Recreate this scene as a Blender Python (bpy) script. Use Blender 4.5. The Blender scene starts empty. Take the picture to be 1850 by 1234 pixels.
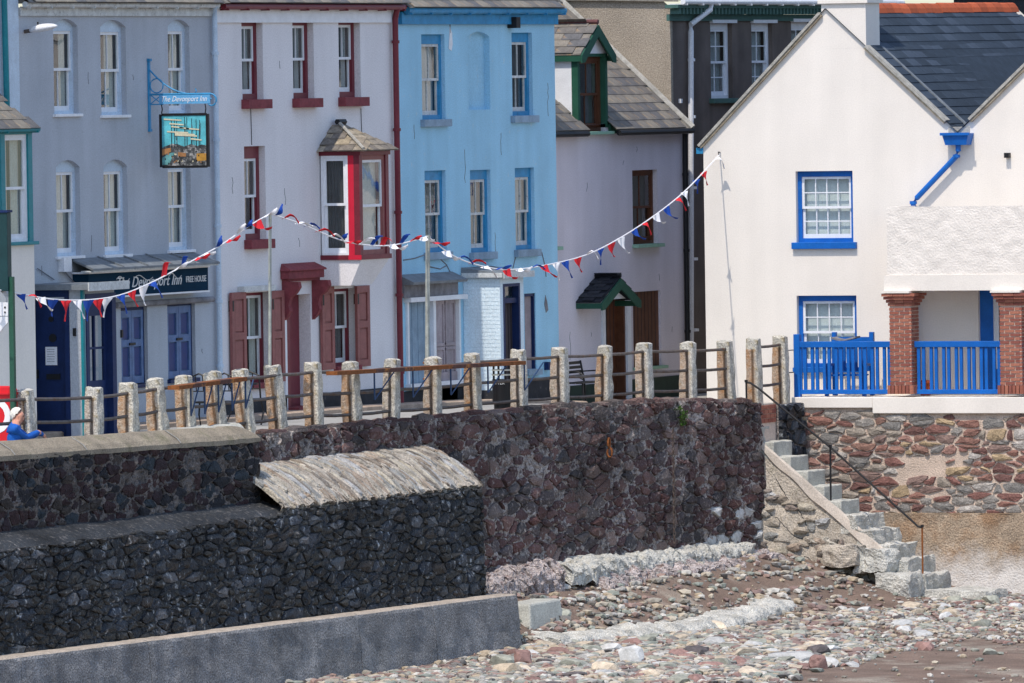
import bpy, bmesh, math, random
from mathutils import Vector, Matrix, noise
random.seed(11)
SC = bpy.context.scene
COL = SC.collection
# ------------------------------------------------------------------ camera
# World axes: +Y runs along the street (away from the camera), +X points from the houses to the sea.
FPX = 17000.0                       # focal length in pixels of an 1850 px wide frame (long telephoto)
ALPHA, PITCH, ROLL = math.radians(67), math.atan(467 / FPX), math.radians(0.86)
_fh = Vector((-math.cos(ALPHA), math.sin(ALPHA), 0)); _R0 = Vector((math.sin(ALPHA), math.cos(ALPHA), 0))
CAMP = Vector((2.97, 0, 6.17)) - 180 * _fh
_F = _fh * math.cos(PITCH) + Vector((0, 0, -math.sin(PITCH))); _U0 = _R0.cross(_F)
_R = _R0 * math.cos(ROLL) - _U0 * math.sin(ROLL); _U = _U0 * math.cos(ROLL) + _R0 * math.sin(ROLL)
cd = bpy.data.cameras.new('camera'); cam = bpy.data.objects.new('camera', cd); COL.objects.link(cam)
cd.sensor_width = 36; cd.lens = 36 * FPX / 1850; cd.clip_start = 1; cd.clip_end = 2000
m4 = Matrix((_R, _U, -_F)).transposed().to_4x4(); m4.translation = CAMP; cam.matrix_world = m4
SC.camera = cam
# ------------------------------------------------------------------ sky and sun
SUN_TO = Vector((-0.038 * 0.5, -0.9993 * 0.5, 0.866)).normalized()      # direction towards the sun
w = bpy.data.worlds.new('World'); SC.world = w; w.use_nodes = True
nt = w.node_tree; nt.nodes.clear()
sky = nt.nodes.new('ShaderNodeTexSky'); sky.sky_type = 'NISHITA'; sky.sun_disc = False
sky.sun_elevation = math.radians(60); sky.sun_rotation = math.radians(183); sky.air_density = 1.0; sky.dust_density = 1.0
bg = nt.nodes.new('ShaderNodeBackground'); bg.inputs['Strength'].default_value = 0.15
wo = nt.nodes.new('ShaderNodeOutputWorld'); nt.links.new(sky.outputs[0], bg.inputs[0]); nt.links.new(bg.outputs[0], wo.inputs[0])
ld = bpy.data.lights.new('sun', 'SUN'); ld.energy = 2.35; ld.angle = math.radians(0.53); ld.color = (1.0, 0.905, 0.78)
sun = bpy.data.objects.new('sun', ld); COL.objects.link(sun)
sun.rotation_euler = (-SUN_TO).to_track_quat('-Z', 'Y').to_euler(); sun.location = (0, -40, 60)
vs = SC.view_settings; vs.view_transform = 'Standard'; vs.look = 'None'; vs.gamma = 1; vs.exposure = 0.62; vs.use_curve_mapping = False
# ------------------------------------------------------------------ pixel (1850 x 1234) -> point on a plane
def ray(x, y): return _F * FPX + _R * (x - 925) - _U * (y - 617)
def onX(x, y, X): d = ray(x, y); return CAMP + d * ((X - CAMP.x) / d.x)
def onY(x, y, Y): d = ray(x, y); return CAMP + d * ((Y - CAMP.y) / d.y)
def onZ(x, y, Z): d = ray(x, y); return CAMP + d * ((Z - CAMP.z) / d.z)
def onP(x, y, P, N): d = ray(x, y); return CAMP + d * ((Vector(P) - CAMP).dot(N) / d.dot(N))
def proj(p):
    d = Vector(p) - CAMP; k = FPX / d.dot(_F); return 925 + d.dot(_R) * k, 617 - d.dot(_U) * k
def seen(p, m=25): x, y = proj(p); return -m < x < 1850 + m and -m < y < 1234 + m
def rX(x0, x1, y0, y1, X):
    xm, ym = (x0 + x1) / 2, (y0 + y1) / 2
    return onX(x0, ym, X).y, onX(x1, ym, X).y, onX(xm, y1, X).z, onX(xm, y0, X).z
def rY(x0, x1, y0, y1, Y):
    xm, ym = (x0 + x1) / 2, (y0 + y1) / 2
    return onY(x0, ym, Y).x, onY(x1, ym, Y).x, onY(xm, y1, Y).z, onY(xm, y0, Y).z
def lerp(a, b, t): return a + (b - a) * t
def pw(t, pts):
    if t <= pts[0][0]: return pts[0][1]
    for (a, b), (c, d) in zip(pts, pts[1:]):
        if t <= c: return b + (d - b) * (t - a) / (c - a)
    return pts[-1][1]
def roadz(Y): return pw(Y, [(-30, .08), (-14, .03), (-1.3, -.02), (5, -.12), (10, -.36), (14, -.42), (30, -.5)])
# ------------------------------------------------------------------ materials
def _n(nt, t, **k):
    n = nt.nodes.new(t)
    for a, b in k.items():
        if a in n.inputs: n.inputs[a].default_value = b
        else: setattr(n, a, b)
    return n
MATS = {}
def rgba(c): return (c[0], c[1], c[2], 1)
def mat(name, col, rough=.75, var=.18, vs=2.0, bump=.15, bs=45, bd=.01, streak=0, col2=None, thr=.55, metal=0, spec=.3, rand=0, palette=None, island=False, fine=.12, s2=3.0):
    m = bpy.data.materials.new(name); MATS[name] = m; m.use_nodes = True
    nt = m.node_tree; L = nt.links.new; P = nt.nodes['Principled BSDF']
    P.inputs['Roughness'].default_value = rough; P.inputs['Metallic'].default_value = metal; P.inputs['Specular IOR Level'].default_value = spec
    tc = nt.nodes.new('ShaderNodeTexCoord'); co = tc.outputs['Object']
    if palette:
        rp = nt.nodes.new('ShaderNodeValToRGB'); rp.color_ramp.interpolation = 'CONSTANT'
        els = rp.color_ramp.elements
        for i, c in enumerate(palette):
            e = els[i] if i < 2 else els.new(i / len(palette))
            e.position = i / len(palette); e.color = rgba(c)
        src = nt.nodes.new('ShaderNodeNewGeometry').outputs['Random Per Island'] if island else nt.nodes.new('ShaderNodeObjectInfo').outputs['Random']
        L(src, rp.inputs[0]); base = rp.outputs[0]
    else:
        r = nt.nodes.new('ShaderNodeRGB'); r.outputs[0].default_value = rgba(col); base = r.outputs[0]
    def mul(a, fac_socket, lo, hi):
        mr = _n(nt, 'ShaderNodeMapRange'); mr.inputs[1].default_value = .3; mr.inputs[2].default_value = .7; mr.inputs[3].default_value = lo; mr.inputs[4].default_value = hi
        L(fac_socket, mr.inputs[0])
        x = _n(nt, 'ShaderNodeMix', data_type='RGBA', blend_type='MULTIPLY'); x.inputs[0].default_value = 1
        L(a, x.inputs[6]); L(mr.outputs[0], x.inputs[7]); return x.outputs[2]
    if col2 is not None:
        nz = _n(nt, 'ShaderNodeTexNoise'); nz.inputs['Scale'].default_value = s2; nz.inputs['Detail'].default_value = 8; nz.inputs['Roughness'].default_value = .65; L(co, nz.inputs[0])
        mr = _n(nt, 'ShaderNodeMapRange'); mr.inputs[1].default_value = thr - .06; mr.inputs[2].default_value = thr + .08; L(nz.outputs[0], mr.inputs[0])
        x = _n(nt, 'ShaderNodeMix', data_type='RGBA'); L(mr.outputs[0], x.inputs[0]); L(base, x.inputs[6]); x.inputs[7].default_value = rgba(col2); base = x.outputs[2]
    if var:
        nz = _n(nt, 'ShaderNodeTexNoise'); nz.inputs['Scale'].default_value = vs; nz.inputs['Detail'].default_value = 6; L(co, nz.inputs[0]); base = mul(base, nz.outputs[0], 1 - var, 1 + var)
    if fine:
        nz = _n(nt, 'ShaderNodeTexNoise'); nz.inputs['Scale'].default_value = 38; nz.inputs['Detail'].default_value = 4; L(co, nz.inputs[0]); base = mul(base, nz.outputs[0], 1 - fine, 1 + fine)
    if streak:
        mp = _n(nt, 'ShaderNodeMapping'); mp.inputs['Scale'].default_value = (1.7, 1.7, .22); L(co, mp.inputs[0])
        nz = _n(nt, 'ShaderNodeTexNoise'); nz.inputs['Scale'].default_value = 1.0; nz.inputs['Detail'].default_value = 5; L(mp.outputs[0], nz.inputs[0]); base = mul(base, nz.outputs[0], 1 - streak, 1 + streak * .4)
    if rand:
        oi = nt.nodes.new('ShaderNodeObjectInfo'); mr = _n(nt, 'ShaderNodeMapRange'); mr.inputs[3].default_value = 1 - rand; mr.inputs[4].default_value = 1 + rand; L(oi.outputs['Random'], mr.inputs[0])
        x = _n(nt, 'ShaderNodeMix', data_type='RGBA', blend_type='MULTIPLY'); x.inputs[0].default_value = 1; L(base, x.inputs[6]); L(mr.outputs[0], x.inputs[7]); base = x.outputs[2]
    L(base, P.inputs['Base Color'])
    if bump:
        nz = _n(nt, 'ShaderNodeTexNoise'); nz.inputs['Scale'].default_value = bs; nz.inputs['Detail'].default_value = 6; L(co, nz.inputs[0])
        b = _n(nt, 'ShaderNodeBump'); b.inputs['Strength'].default_value = bump; b.inputs['Distance'].default_value = bd; L(nz.outputs[0], b.inputs['Height']); L(b.outputs[0], P.inputs['Normal'])
    return m
def glassmat():
    m = bpy.data.materials.new('window_glass'); MATS['glass'] = m; m.use_nodes = True; nt = m.node_tree; nt.nodes.remove(nt.nodes['Principled BSDF']); L = nt.links.new
    o = nt.nodes['Material Output']; tr = _n(nt, 'ShaderNodeBsdfTransparent'); tr.inputs[0].default_value = (.82, .88, .86, 1)
    gl = _n(nt, 'ShaderNodeBsdfGlossy'); gl.inputs['Roughness'].default_value = .015; lw = _n(nt, 'ShaderNodeLayerWeight'); lw.inputs[0].default_value = .5; pwn = _n(nt, 'ShaderNodeMath'); pwn.operation = 'POWER'; pwn.inputs[1].default_value = 3.2; L(lw.outputs['Facing'], pwn.inputs[0]); fr = _n(nt, 'ShaderNodeMath'); fr.operation = 'MULTIPLY_ADD'; L(pwn.outputs[0], fr.inputs[0]); fr.inputs[1].default_value = .9; fr.inputs[2].default_value = .06
    nz = _n(nt, 'ShaderNodeTexNoise'); nz.inputs['Scale'].default_value = 2.2; b = _n(nt, 'ShaderNodeBump'); b.inputs['Strength'].default_value = .06; b.inputs['Distance'].default_value = .02
    L(nz.outputs[0], b.inputs['Height']); L(b.outputs[0], gl.inputs['Normal'])
    mx = _n(nt, 'ShaderNodeMixShader'); L(fr.outputs[0], mx.inputs[0]); L(tr.outputs[0], mx.inputs[1]); L(gl.outputs[0], mx.inputs[2]); L(mx.outputs[0], o.inputs[0])
glassmat()
mat('inn_render', (.43, .465, .52), .9, .06, 1.2, .5, 55, .012, streak=.10, col2=(.36, .385, .42), thr=.66, s2=6)
mat('maroon_render', (.73, .715, .735), .9, .04, 1.0, .45, 50, .012, streak=.06)
mat('blue_render', (.33, .60, .78), .85, .05, 1.1, .35, 40, .012, streak=.10, col2=(.47, .63, .72), thr=.66, s2=5)
mat('porch_white_render', (.66, .78, .86), .85, .06, 1.5, .5, 30, .02, streak=.1)
mat('lilac_render', (.64, .60, .655), .9, .04, 1.2, .4, 45, .01, streak=.08)
mat('roughcast_tan', (.33, .285, .23), .95, .15, 1.0, .6, 60, .03, fine=.35)
mat('brown_render', (.145, .117, .103), .9, .2, 1.5, .5, 50, .012, streak=.3)
mat('white_render', (.80, .75, .69), .9, .04, .8, .3, 50, .01, streak=.06, fine=.05)
mat('white_roughcast', (.78, .73, .675), .9, .05, 2, .45, 26, .035, fine=.06)
mat('white_paint', (.74, .76, .80), .45, .06, 5, .05, 60, fine=.06)
mat('pale_blue_paint', (.50, .61, .73), .5, .08, 5, .05, 60)
mat('old_white_paint', (.55, .57, .57), .6, .15, 6, .15, 60, col2=(.22, .22, .22), thr=.62, s2=14)
mat('maroon_paint', (.16, .022, .035), .45, .12, 4, .05, 50)
mat('maroon_stone', (.20, .045, .055), .8, .2, 9, .5, 70)
mat('shutter_paint', (.26, .095, .09), .55, .12, 6, .08, 50)
mat('bright_red', (.55, .018, .045), .4, .05, 5, .04, 50, fine=.04)
mat('mid_blue', (.03, .24, .47), .5, .15, 5, .1, 50, col2=(.03, .13, .26), thr=.66, s2=7)
mat('house_blue', (.006, .115, .45), .45, .14, 3, .08, 50, fine=.10, col2=(.02, .16, .46), thr=.64, s2=9)
mat('navy_paint', (.006, .02, .085), .55, .2, 4, .05, 40)
mat('sign_navy', (.006, .03, .06), .9, .1, 3, .03, 40, spec=.08)
mat('inn_shutter', (.09, .155, .31), .5, .2, 6, .08, 40)
mat('shutter_panel', (.008, .03, .15), .45, .1, 5, .05, 40)
mat('teal_paint', (.01, .20, .24), .45, .1, 5, .05, 40)
mat('green_paint', (.02, .085, .055), .45, .1, 5, .05, 40)
mat('board_blue', (.11, .34, .60), .5, .1, 4, .03, 40)
mat('sage_paint', (.06, .13, .115), .5, .1, 5, .05, 40)
mat('sill_green', (.25, .42, .32), .6, .1, 5, .05, 40)
mat('brown_wood', (.12, .045, .022), .5, .2, 6, .08, 40, streak=.3)
mat('dark_door', (.05, .04, .045), .55, .2, 6, .1, 40, streak=.4)
mat('bare_board', (.33, .28, .30), .7, .15, 5, .1, 40, streak=.3)
mat('blue_board', (.24, .34, .44), .7, .15, 5, .1, 40, streak=.2)
mat('grey_board', (.20, .20, .22), .8, .25, 7, .2, 40, streak=.3)
mat('plinth_dark', (.025, .028, .035), .8, .3, 4, .3, 30, col2=(.12, .12, .12), thr=.66, s2=9)
mat('plinth_green', (.022, .042, .032), .7, .2, 4, .2, 30)
mat('slate_roof', (.05, .055, .065), .75, .2, 5, .3, 60, rand=.3, palette=[(.028, .042, .062), (.033, .048, .07), (.024, .036, .054), (.036, .05, .072)])
mat('slate_old', (.2, .18, .15), .9, .25, 6, .6, 50, .02, col2=(.36, .21, .07), thr=.63, s2=5, palette=[(.15, .14, .13), (.19, .175, .155), (.12, .12, .125), (.22, .20, .17)])
mat('slate_dark', (.02, .022, .027), .7, .3, 6, .4, 50, palette=[(.016, .018, .024), (.024, .026, .032), (.012, .014, .02)])
mat('slate_lichen', (.3, .26, .2), .95, .35, 9, .8, 40, .02, palette=[(.30, .25, .18), (.24, .21, .17), (.34, .29, .22), (.17, .15, .13)])
mat('lead', (.17, .19, .21), .6, .2, 5, .1, 40)
mat('terracotta', (.46, .10, .035), .75, .12, 5, .2, 60, rand=.22)
mat('old_terracotta', (.12, .05, .05), .8, .2, 8, .3, 50, col2=(.35, .17, .05), thr=.62)
mat('mortar_verge', (.36, .35, .32), .95, .25, 8, .6, 40, .02)
mat('black_iron', (.012, .012, .014), .5, .2, 6, .1, 60)
mat('grey_iron', (.12, .10, .09), .55, .3, 8, .2, 60, metal=.3, col2=(.13, .06, .03), thr=.6, s2=6)
mat('rust', (.22, .075, .022), .85, .3, 9, .3, 60)
mat('blue_iron', (.02, .05, .12), .5, .2, 6, .1, 60)
mat('galvanised', (.34, .36, .33), .6, .2, 8, .1, 50)
mat('pvc_white', (.72, .73, .76), .4, .05, 4, .02, 40)
mat('curtain', (.62, .61, .58), .95, .06, 4, .1, 60)
mat('net_curtain', (.45, .46, .48), .95, .1, 4, .1, 60)
mat('dark_curtain', (.10, .10, .11), .95, .2, 4, .1, 60)
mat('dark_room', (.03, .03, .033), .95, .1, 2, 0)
mat('brick', (.3, .1, .06), .85, .15, 20, .4, 60, palette=[(.34, .125, .085), (.29, .10, .07), (.38, .15, .10), (.25, .085, .065)])
mat('brick_mortar', (.62, .50, .42), .95, .1, 10, .4, 60)
mat('road_concrete', (.34, .335, .32), .95, .15, .8, .4, 30, .01, fine=.2)
mat('kerb_stone', (.40, .31, .24), .95, .25, 3, .5, 30, .02, fine=.2)
mat('coping_concrete', (.27, .23, .175), .95, .22, 2.2, .8, 34, .025, col2=(.20, .18, .12), thr=.58, s2=2, fine=.35)
mat('mortar_dark', (.33, .29, .265), .95, .55, .8, 1.0, 20, .08, col2=(.09, .07, .068), thr=.52, s2=7, fine=.5)
mat('mortar_black', (.03, .034, .04), .8, .6, .9, 1.0, 18, .08, col2=(.17, .16, .155), thr=.60, s2=10, fine=.5)
mat('mortar_parapet', (.17, .145, .13), .95, .5, 3, 1.0, 22, .06, col2=(.06, .06, .065), thr=.52, s2=6, fine=.5)
mat('mortar_light', (.55, .44, .36), .95, .18, 3, .8, 30, .03, fine=.25)
mat('stone_red', None, .9, .5, .8, 1.0, 24, .05, palette=[(.14, .08, .074), (.085, .05, .05), (.15, .09, .08), (.12, .10, .095), (.08, .066, .068), (.18, .13, .115), (.06, .054, .056), (.13, .078, .07), (.10, .05, .046)], fine=.4, col2=(.32, .28, .26), thr=.62, s2=10)
mat('stone_parapet', None, .9, .4, 7, 1.0, 24, .05, palette=[(.035, .018, .02), (.022, .022, .027), (.045, .024, .024), (.03, .04, .05), (.035, .022, .026), (.05, .04, .035), (.022, .022, .026)], fine=.3)
mat('stone_black', None, .6, .6, .9, .9, 20, .05, palette=[(.016, .021, .031), (.026, .032, .044), (.012, .015, .02), (.03, .029, .027), (.038, .044, .056), (.025, .03, .038), (.012, .014, .018), (.06, .066, .075), (.02, .026, .037), (.036, .03, .027), (.09, .092, .10)], fine=.45, col2=(.36, .38, .40), thr=.63, s2=7)
mat('stone_slab', None, .95, .3, 5, .9, 26, .04, palette=[(.33, .30, .26), (.39, .36, .31), (.26, .22, .18), (.31, .25, .20), (.28, .28, .27), (.41, .37, .30), (.36, .36, .36), (.19, .17, .15)], fine=.3)
mat('stone_house', None, .9, .25, 8, .7, 30, .03, palette=[(.20, .10, .085), (.25, .145, .115), (.29, .25, .21), (.16, .085, .075), (.36, .27, .17), (.22, .15, .13), (.26, .24, .22), (.24, .125, .10), (.20, .19, .18), (.31, .18, .15), (.40, .37, .34), (.24, .13, .105)], fine=.3)
mat('granite', None, .95, .25, 9, 1.0, 45, .03, palette=[(.40, .385, .34), (.36, .34, .30), (.42, .39, .33)], fine=.35)
mat('quay_concrete', (.225, .225, .23), .95, .3, 1.4, 1.0, 26, .06, col2=(.34, .33, .33), thr=.62, s2=3, fine=.55)
mat('kerb_top_sunlit', (.42, .36, .30), .95, .2, 3, .8, 30, .03, fine=.3)
mat('step_concrete', (.44, .44, .40), .95, .15, 3, .7, 30, .02, fine=.25)
mat('barnacle', (.44, .39, .38), .95, .3, 5, 1.0, 20, .09, col2=(.26, .19, .18), thr=.56, s2=9, fine=.55)
mat('white_barnacle', (.50, .49, .45), .95, .25, 3, 1.0, 26, .05, col2=(.36, .35, .31), thr=.6, s2=5, fine=.35)
mat('rubble_concrete', (.40, .355, .30), .95, .3, 1.2, .8, 24, .05, col2=(.28, .25, .2), thr=.6, s2=4, fine=.4)
mat('plinth_render', (.36, .28, .205), .9, .3, 1.2, .8, 26, .04, col2=(.26, .165, .10), thr=.55, s2=1.0, fine=.4)
mat('shingle', None, .85, .2, 9, .3, 40, island=True, palette=[(.46, .41, .33), (.30, .28, .24), (.30, .21, .18), (.50, .48, .44), (.25, .27, .235), (.40, .33, .24), (.34, .33, .31), (.22, .155, .14), (.18, .17, .16)])
mat('rock_red', (.27, .165, .145), .8, .25, 6, .4, 30, .02, rand=.25)
mat('rock_green', (.29, .295, .25), .8, .25, 6, .4, 30, .02, rand=.25)
mat('rock_cream', (.52, .44, .34), .8, .25, 6, .4, 30, .02, rand=.2)
mat('rock_pale', (.50, .50, .49), .8, .2, 6, .4, 30, .02, rand=.2)
mat('rock_dark', (.11, .095, .095), .7, .3, 6, .4, 30, .02, rand=.3)
mat('flag_red', (.62, .02, .03), .7, .05, 5, 0, fine=0); mat('flag_white', (.82, .82, .85), .7, .03, 5, 0, fine=0); mat('flag_blue', (.01, .06, .34), .7, .05, 5, 0, fine=0)
mat('box_red', (.62, .012, .022), .4, .05, 5, .02, 40, fine=.03)
mat('paper', (.78, .79, .82), .8, .03, 5, 0)
mat('dark_green_post', (.008, .04, .045), .45, .15, 5, .05, 40)
mat('bin_black', (.01, .01, .012), .4, .2, 5, .05, 40)
mat('silver_text', (.62, .64, .66), .4, .03, 5, 0, fine=0)
mat('skin', (.55, .27, .19), .55, .1, 30, .05, 90, fine=.05); mat('sweater', (.01, .10, .42), .9, .15, 12, .4, 90, fine=.15); mat('trousers', (.02, .07, .28), .9, .1, 12, .2, 90); mat('white_hair', (.68, .66, .6), .9, .15, 30, .5, 90)
mat('leaf', (.07, .16, .02), .6, .3, 5, 0, rand=.3)
mat('leaf_dark', (.03, .06, .02), .7, .3, 5, 0)
# ------------------------------------------------------------------ object helpers
ORG = {}
def tag(o, label, cat, group=None):
    o['label'] = label; o['category'] = cat
    if group: o['group'] = group
    return o
def thing(name, label, cat, loc, group=None):
    o = bpy.data.objects.new(name, None); COL.objects.link(o); o.location = loc; o.empty_display_size = .3
    ORG[o] = Vector(loc); return tag(o, label, cat, group)
def struct(o, kind='structure'): o['kind'] = kind; return o
def rowT(X): return lambda a, b, z: (X + b, a, z)
def seaT(Y): return lambda a, b, z: (a, Y - b, z)
ID = lambda a, b, z: (a, b, z)
class MB:
    def __init__(s, T=ID): s.v = []; s.f = []; s.T = T
    def add(s, vs, fs):
        k = len(s.v); s.v += [Vector(s.T(*p)) for p in vs]; s.f += [tuple(i + k for i in f) for f in fs]; return s
    def box(s, a0, a1, b0, b1, z0, z1):
        return s.add([(a0, b0, z0), (a1, b0, z0), (a1, b1, z0), (a0, b1, z0), (a0, b0, z1), (a1, b0, z1), (a1, b1, z1), (a0, b1, z1)],
                     [(0, 3, 2, 1), (4, 5, 6, 7), (0, 1, 5, 4), (1, 2, 6, 5), (2, 3, 7, 6), (3, 0, 4, 7)])
    def hexa(s, p): return s.add(p, [(0, 3, 2, 1), (4, 5, 6, 7), (0, 1, 5, 4), (1, 2, 6, 5), (2, 3, 7, 6), (3, 0, 4, 7)])
    def poly(s, pts): return s.add(pts, [tuple(range(len(pts)))])
    def prism(s, pts, d):
        n = len(pts); q = [(p[0] + d[0], p[1] + d[1], p[2] + d[2]) for p in pts]
        return s.add(list(pts) + q, [tuple(range(n)), tuple(range(2 * n - 1, n - 1, -1))] + [(i, (i + 1) % n, n + (i + 1) % n, n + i) for i in range(n)])
    def tube(s, pts, r, n=8, r2=None):
        P = [Vector(s.T(*p)) for p in pts]; k = len(s.v); m = len(P)
        for i, p in enumerate(P):
            t = (P[min(i + 1, m - 1)] - P[max(i - 1, 0)]).normalized(); u = t.cross(Vector((0, 0, 1)) if abs(t.z) < .9 else Vector((1, 0, 0))).normalized(); w_ = t.cross(u)
            rr = r if r2 is None else lerp(r, r2, i / (m - 1))
            for j in range(n): a = 2 * math.pi * j / n; s.v.append(p + (u * math.cos(a) + w_ * math.sin(a)) * rr)
        for i in range(m - 1):
            for j in range(n): s.f.append((k + i * n + j, k + i * n + (j + 1) % n, k + (i + 1) * n + (j + 1) % n, k + (i + 1) * n + j))
        s.f.append(tuple(k + j for j in range(n))[::-1]); s.f.append(tuple(k + (m - 1) * n + j for j in range(n))); return s
    def disc(s, c, ax, r, t, n=20):
        c = Vector(s.T(*c)); ax = Vector(s.T(*ax)) - Vector(s.T(0, 0, 0)); ax.normalize(); T, s.T = s.T, ID
        s.tube([tuple(c - ax * t / 2), tuple(c + ax * t / 2)], r, n); s.T = T; return s
    def build(s, name, m, parent=None, smooth=False, org=None, bevel=0):
        me = bpy.data.meshes.new(name)
        if parent is not None: o0 = ORG[parent]
        elif org is not None: o0 = Vector(org)
        else:
            xs = [v.x for v in s.v]; ys = [v.y for v in s.v]; zs = [v.z for v in s.v]; o0 = Vector(((min(xs) + max(xs)) / 2, (min(ys) + max(ys)) / 2, min(zs)))
        me.from_pydata([tuple(v - o0) for v in s.v], [], s.f)
        bm = bmesh.new(); bm.from_mesh(me); bmesh.ops.recalc_face_normals(bm, faces=bm.faces); bm.to_mesh(me); bm.free()
        if smooth:
            for p in me.polygons: p.use_smooth = True
        for q in (m if isinstance(m, (list, tuple)) else [m]): me.materials.append(MATS[q])
        o = bpy.data.objects.new(name, me); COL.objects.link(o); ORG[o] = o0
        if parent is not None: o.parent = parent
        else: o.location = o0
        if bevel:
            b = o.modifiers.new('bevel', 'BEVEL'); b.width = bevel; b.segments = 2; b.limit_method = 'ANGLE'
        return o
def inst(name, me, parent, M):
    o = bpy.data.objects.new(name, me); COL.objects.link(o)
    if parent is not None:
        o.parent = parent; M = Matrix.Translation(-ORG[parent]) @ M
    o.matrix_local = M; return o
def meshdata(name, mb, m):
    me = bpy.data.meshes.new(name); me.from_pydata([tuple(v) for v in mb.v], [], mb.f); me.materials.append(MATS[m])
    bm = bmesh.new(); bm.from_mesh(me); bmesh.ops.recalc_face_normals(bm, faces=bm.faces); bm.to_mesh(me); bm.free(); return me
def text_mb(T, s, a, b, z, h, shear=0, ext=.006, width=None):
    c = bpy.data.curves.new('t', 'FONT'); c.body = s; c.size = 1; c.shear = shear; c.extrude = .01; c.resolution_u = 3
    o = bpy.data.objects.new('t', c); COL.objects.link(o); bpy.context.view_layer.update(); me = bpy.data.meshes.new_from_object(o)
    xs = [v.co.x for v in me.vertices]; k = h / .72; kx = k if width is None else width / (max(xs) - min(xs))
    mb = MB(T); mb.add([(a + (v.co.x - min(xs)) * kx, b + v.co.z / .01 * ext, z + v.co.y * k) for v in me.vertices], [tuple(p.vertices) for p in me.polygons])
    bpy.data.objects.remove(o); bpy.data.curves.remove(c); bpy.data.meshes.remove(me); return mb
# wall with openings; holes = (a0, a1, z0, z1, depth, arch_rise)
def wall_mb(T, a0, a1, z0, z1, holes, mb=None):
    mb = mb or MB(T)
    A = sorted({a0, a1, *[h[0] for h in holes], *[h[1] for h in holes]}); Z = sorted({z0, z1, *[h[2] for h in holes], *[h[3] for h in holes]})
    A = [a for a in A if a0 <= a <= a1]; Z = [z for z in Z if z0 <= z <= z1]
    for i in range(len(A) - 1):
        for j in range(len(Z) - 1):
            ca, cz = (A[i] + A[i + 1]) / 2, (Z[j] + Z[j + 1]) / 2
            if any(h[0] < ca < h[1] and h[2] < cz < h[3] for h in holes): continue
            mb.poly([(A[i], 0, Z[j]), (A[i + 1], 0, Z[j]), (A[i + 1], 0, Z[j + 1]), (A[i], 0, Z[j + 1])])
    for h in holes:
        p, q, r, s, d = h[:5]; ar = h[5] if len(h) > 5 else 0; sl = s - ar
        mb.poly([(p, 0, r), (p, -d, r), (p, -d, sl), (p, 0, sl)]); mb.poly([(q, 0, r), (q, -d, r), (q, -d, sl), (q, 0, sl)]); mb.poly([(p, 0, r), (q, 0, r), (q, -d, r), (p, -d, r)])
        N = 8 if ar else 1
        zz = [s - ar * (2 * k / N - 1) ** 2 for k in range(N + 1)]; aa = [lerp(p, q, k / N) for k in range(N + 1)]
        for k in range(N):
            mb.poly([(aa[k], 0, zz[k]), (aa[k + 1], 0, zz[k + 1]), (aa[k + 1], -d, zz[k + 1]), (aa[k], -d, zz[k])])
            if ar: mb.poly([(aa[k], 0, zz[k]), (aa[k + 1], 0, zz[k + 1]), (aa[k + 1], 0, s), (aa[k], 0, s)])
    return mb
def wavy(T, a0, a1, b, z0, z1, n=5, amp=.025):
    mb = MB(T); N = n * 6
    pts = [(lerp(a0, a1, i / N), b + amp * math.sin(i / N * n * 6.28)) for i in range(N + 1)]
    for i in range(N): mb.poly([(pts[i][0], pts[i][1], z0), (pts[i + 1][0], pts[i + 1][1], z0), (pts[i + 1][0], pts[i + 1][1], z1), (pts[i][0], pts[i][1], z1)])
    return mb
def sash(T, a0, a1, z0, z1, b, sm, par, cols, rows, st=.05, bar=.022, bot=None, pane='glass', th=.035):
    mb = MB(T); bt = bot or st
    mb.box(a0, a0 + st, b - th, b, z0, z1).box(a1 - st, a1, b - th, b, z0, z1).box(a0 + st, a1 - st, b - th, b, z0, z0 + bt).box(a0 + st, a1 - st, b - th, b, z1 - st, z1)
    ca = [lerp(a0 + st, a1 - st, i / cols) for i in range(cols + 1)]; cz = [lerp(z0 + bt, z1 - st, i / rows) for i in range(rows + 1)]
    for a in ca[1:-1]: mb.box(a - bar / 2, a + bar / 2, b - th + .004, b - .004, z0 + bt, z1 - st)
    for z in cz[1:-1]: mb.box(a0 + st, a1 - st, b - th + .006, b - .006, z - bar / 2, z + bar / 2)
    mb.build('sash', sm, par)
    for i in range(cols):
        for j in range(rows): MB(T).poly([(ca[i], b - th / 2, cz[j]), (ca[i + 1], b - th / 2, cz[j]), (ca[i + 1], b - th / 2, cz[j + 1]), (ca[i], b - th / 2, cz[j + 1])]).build('pane', pane, par)
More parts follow.
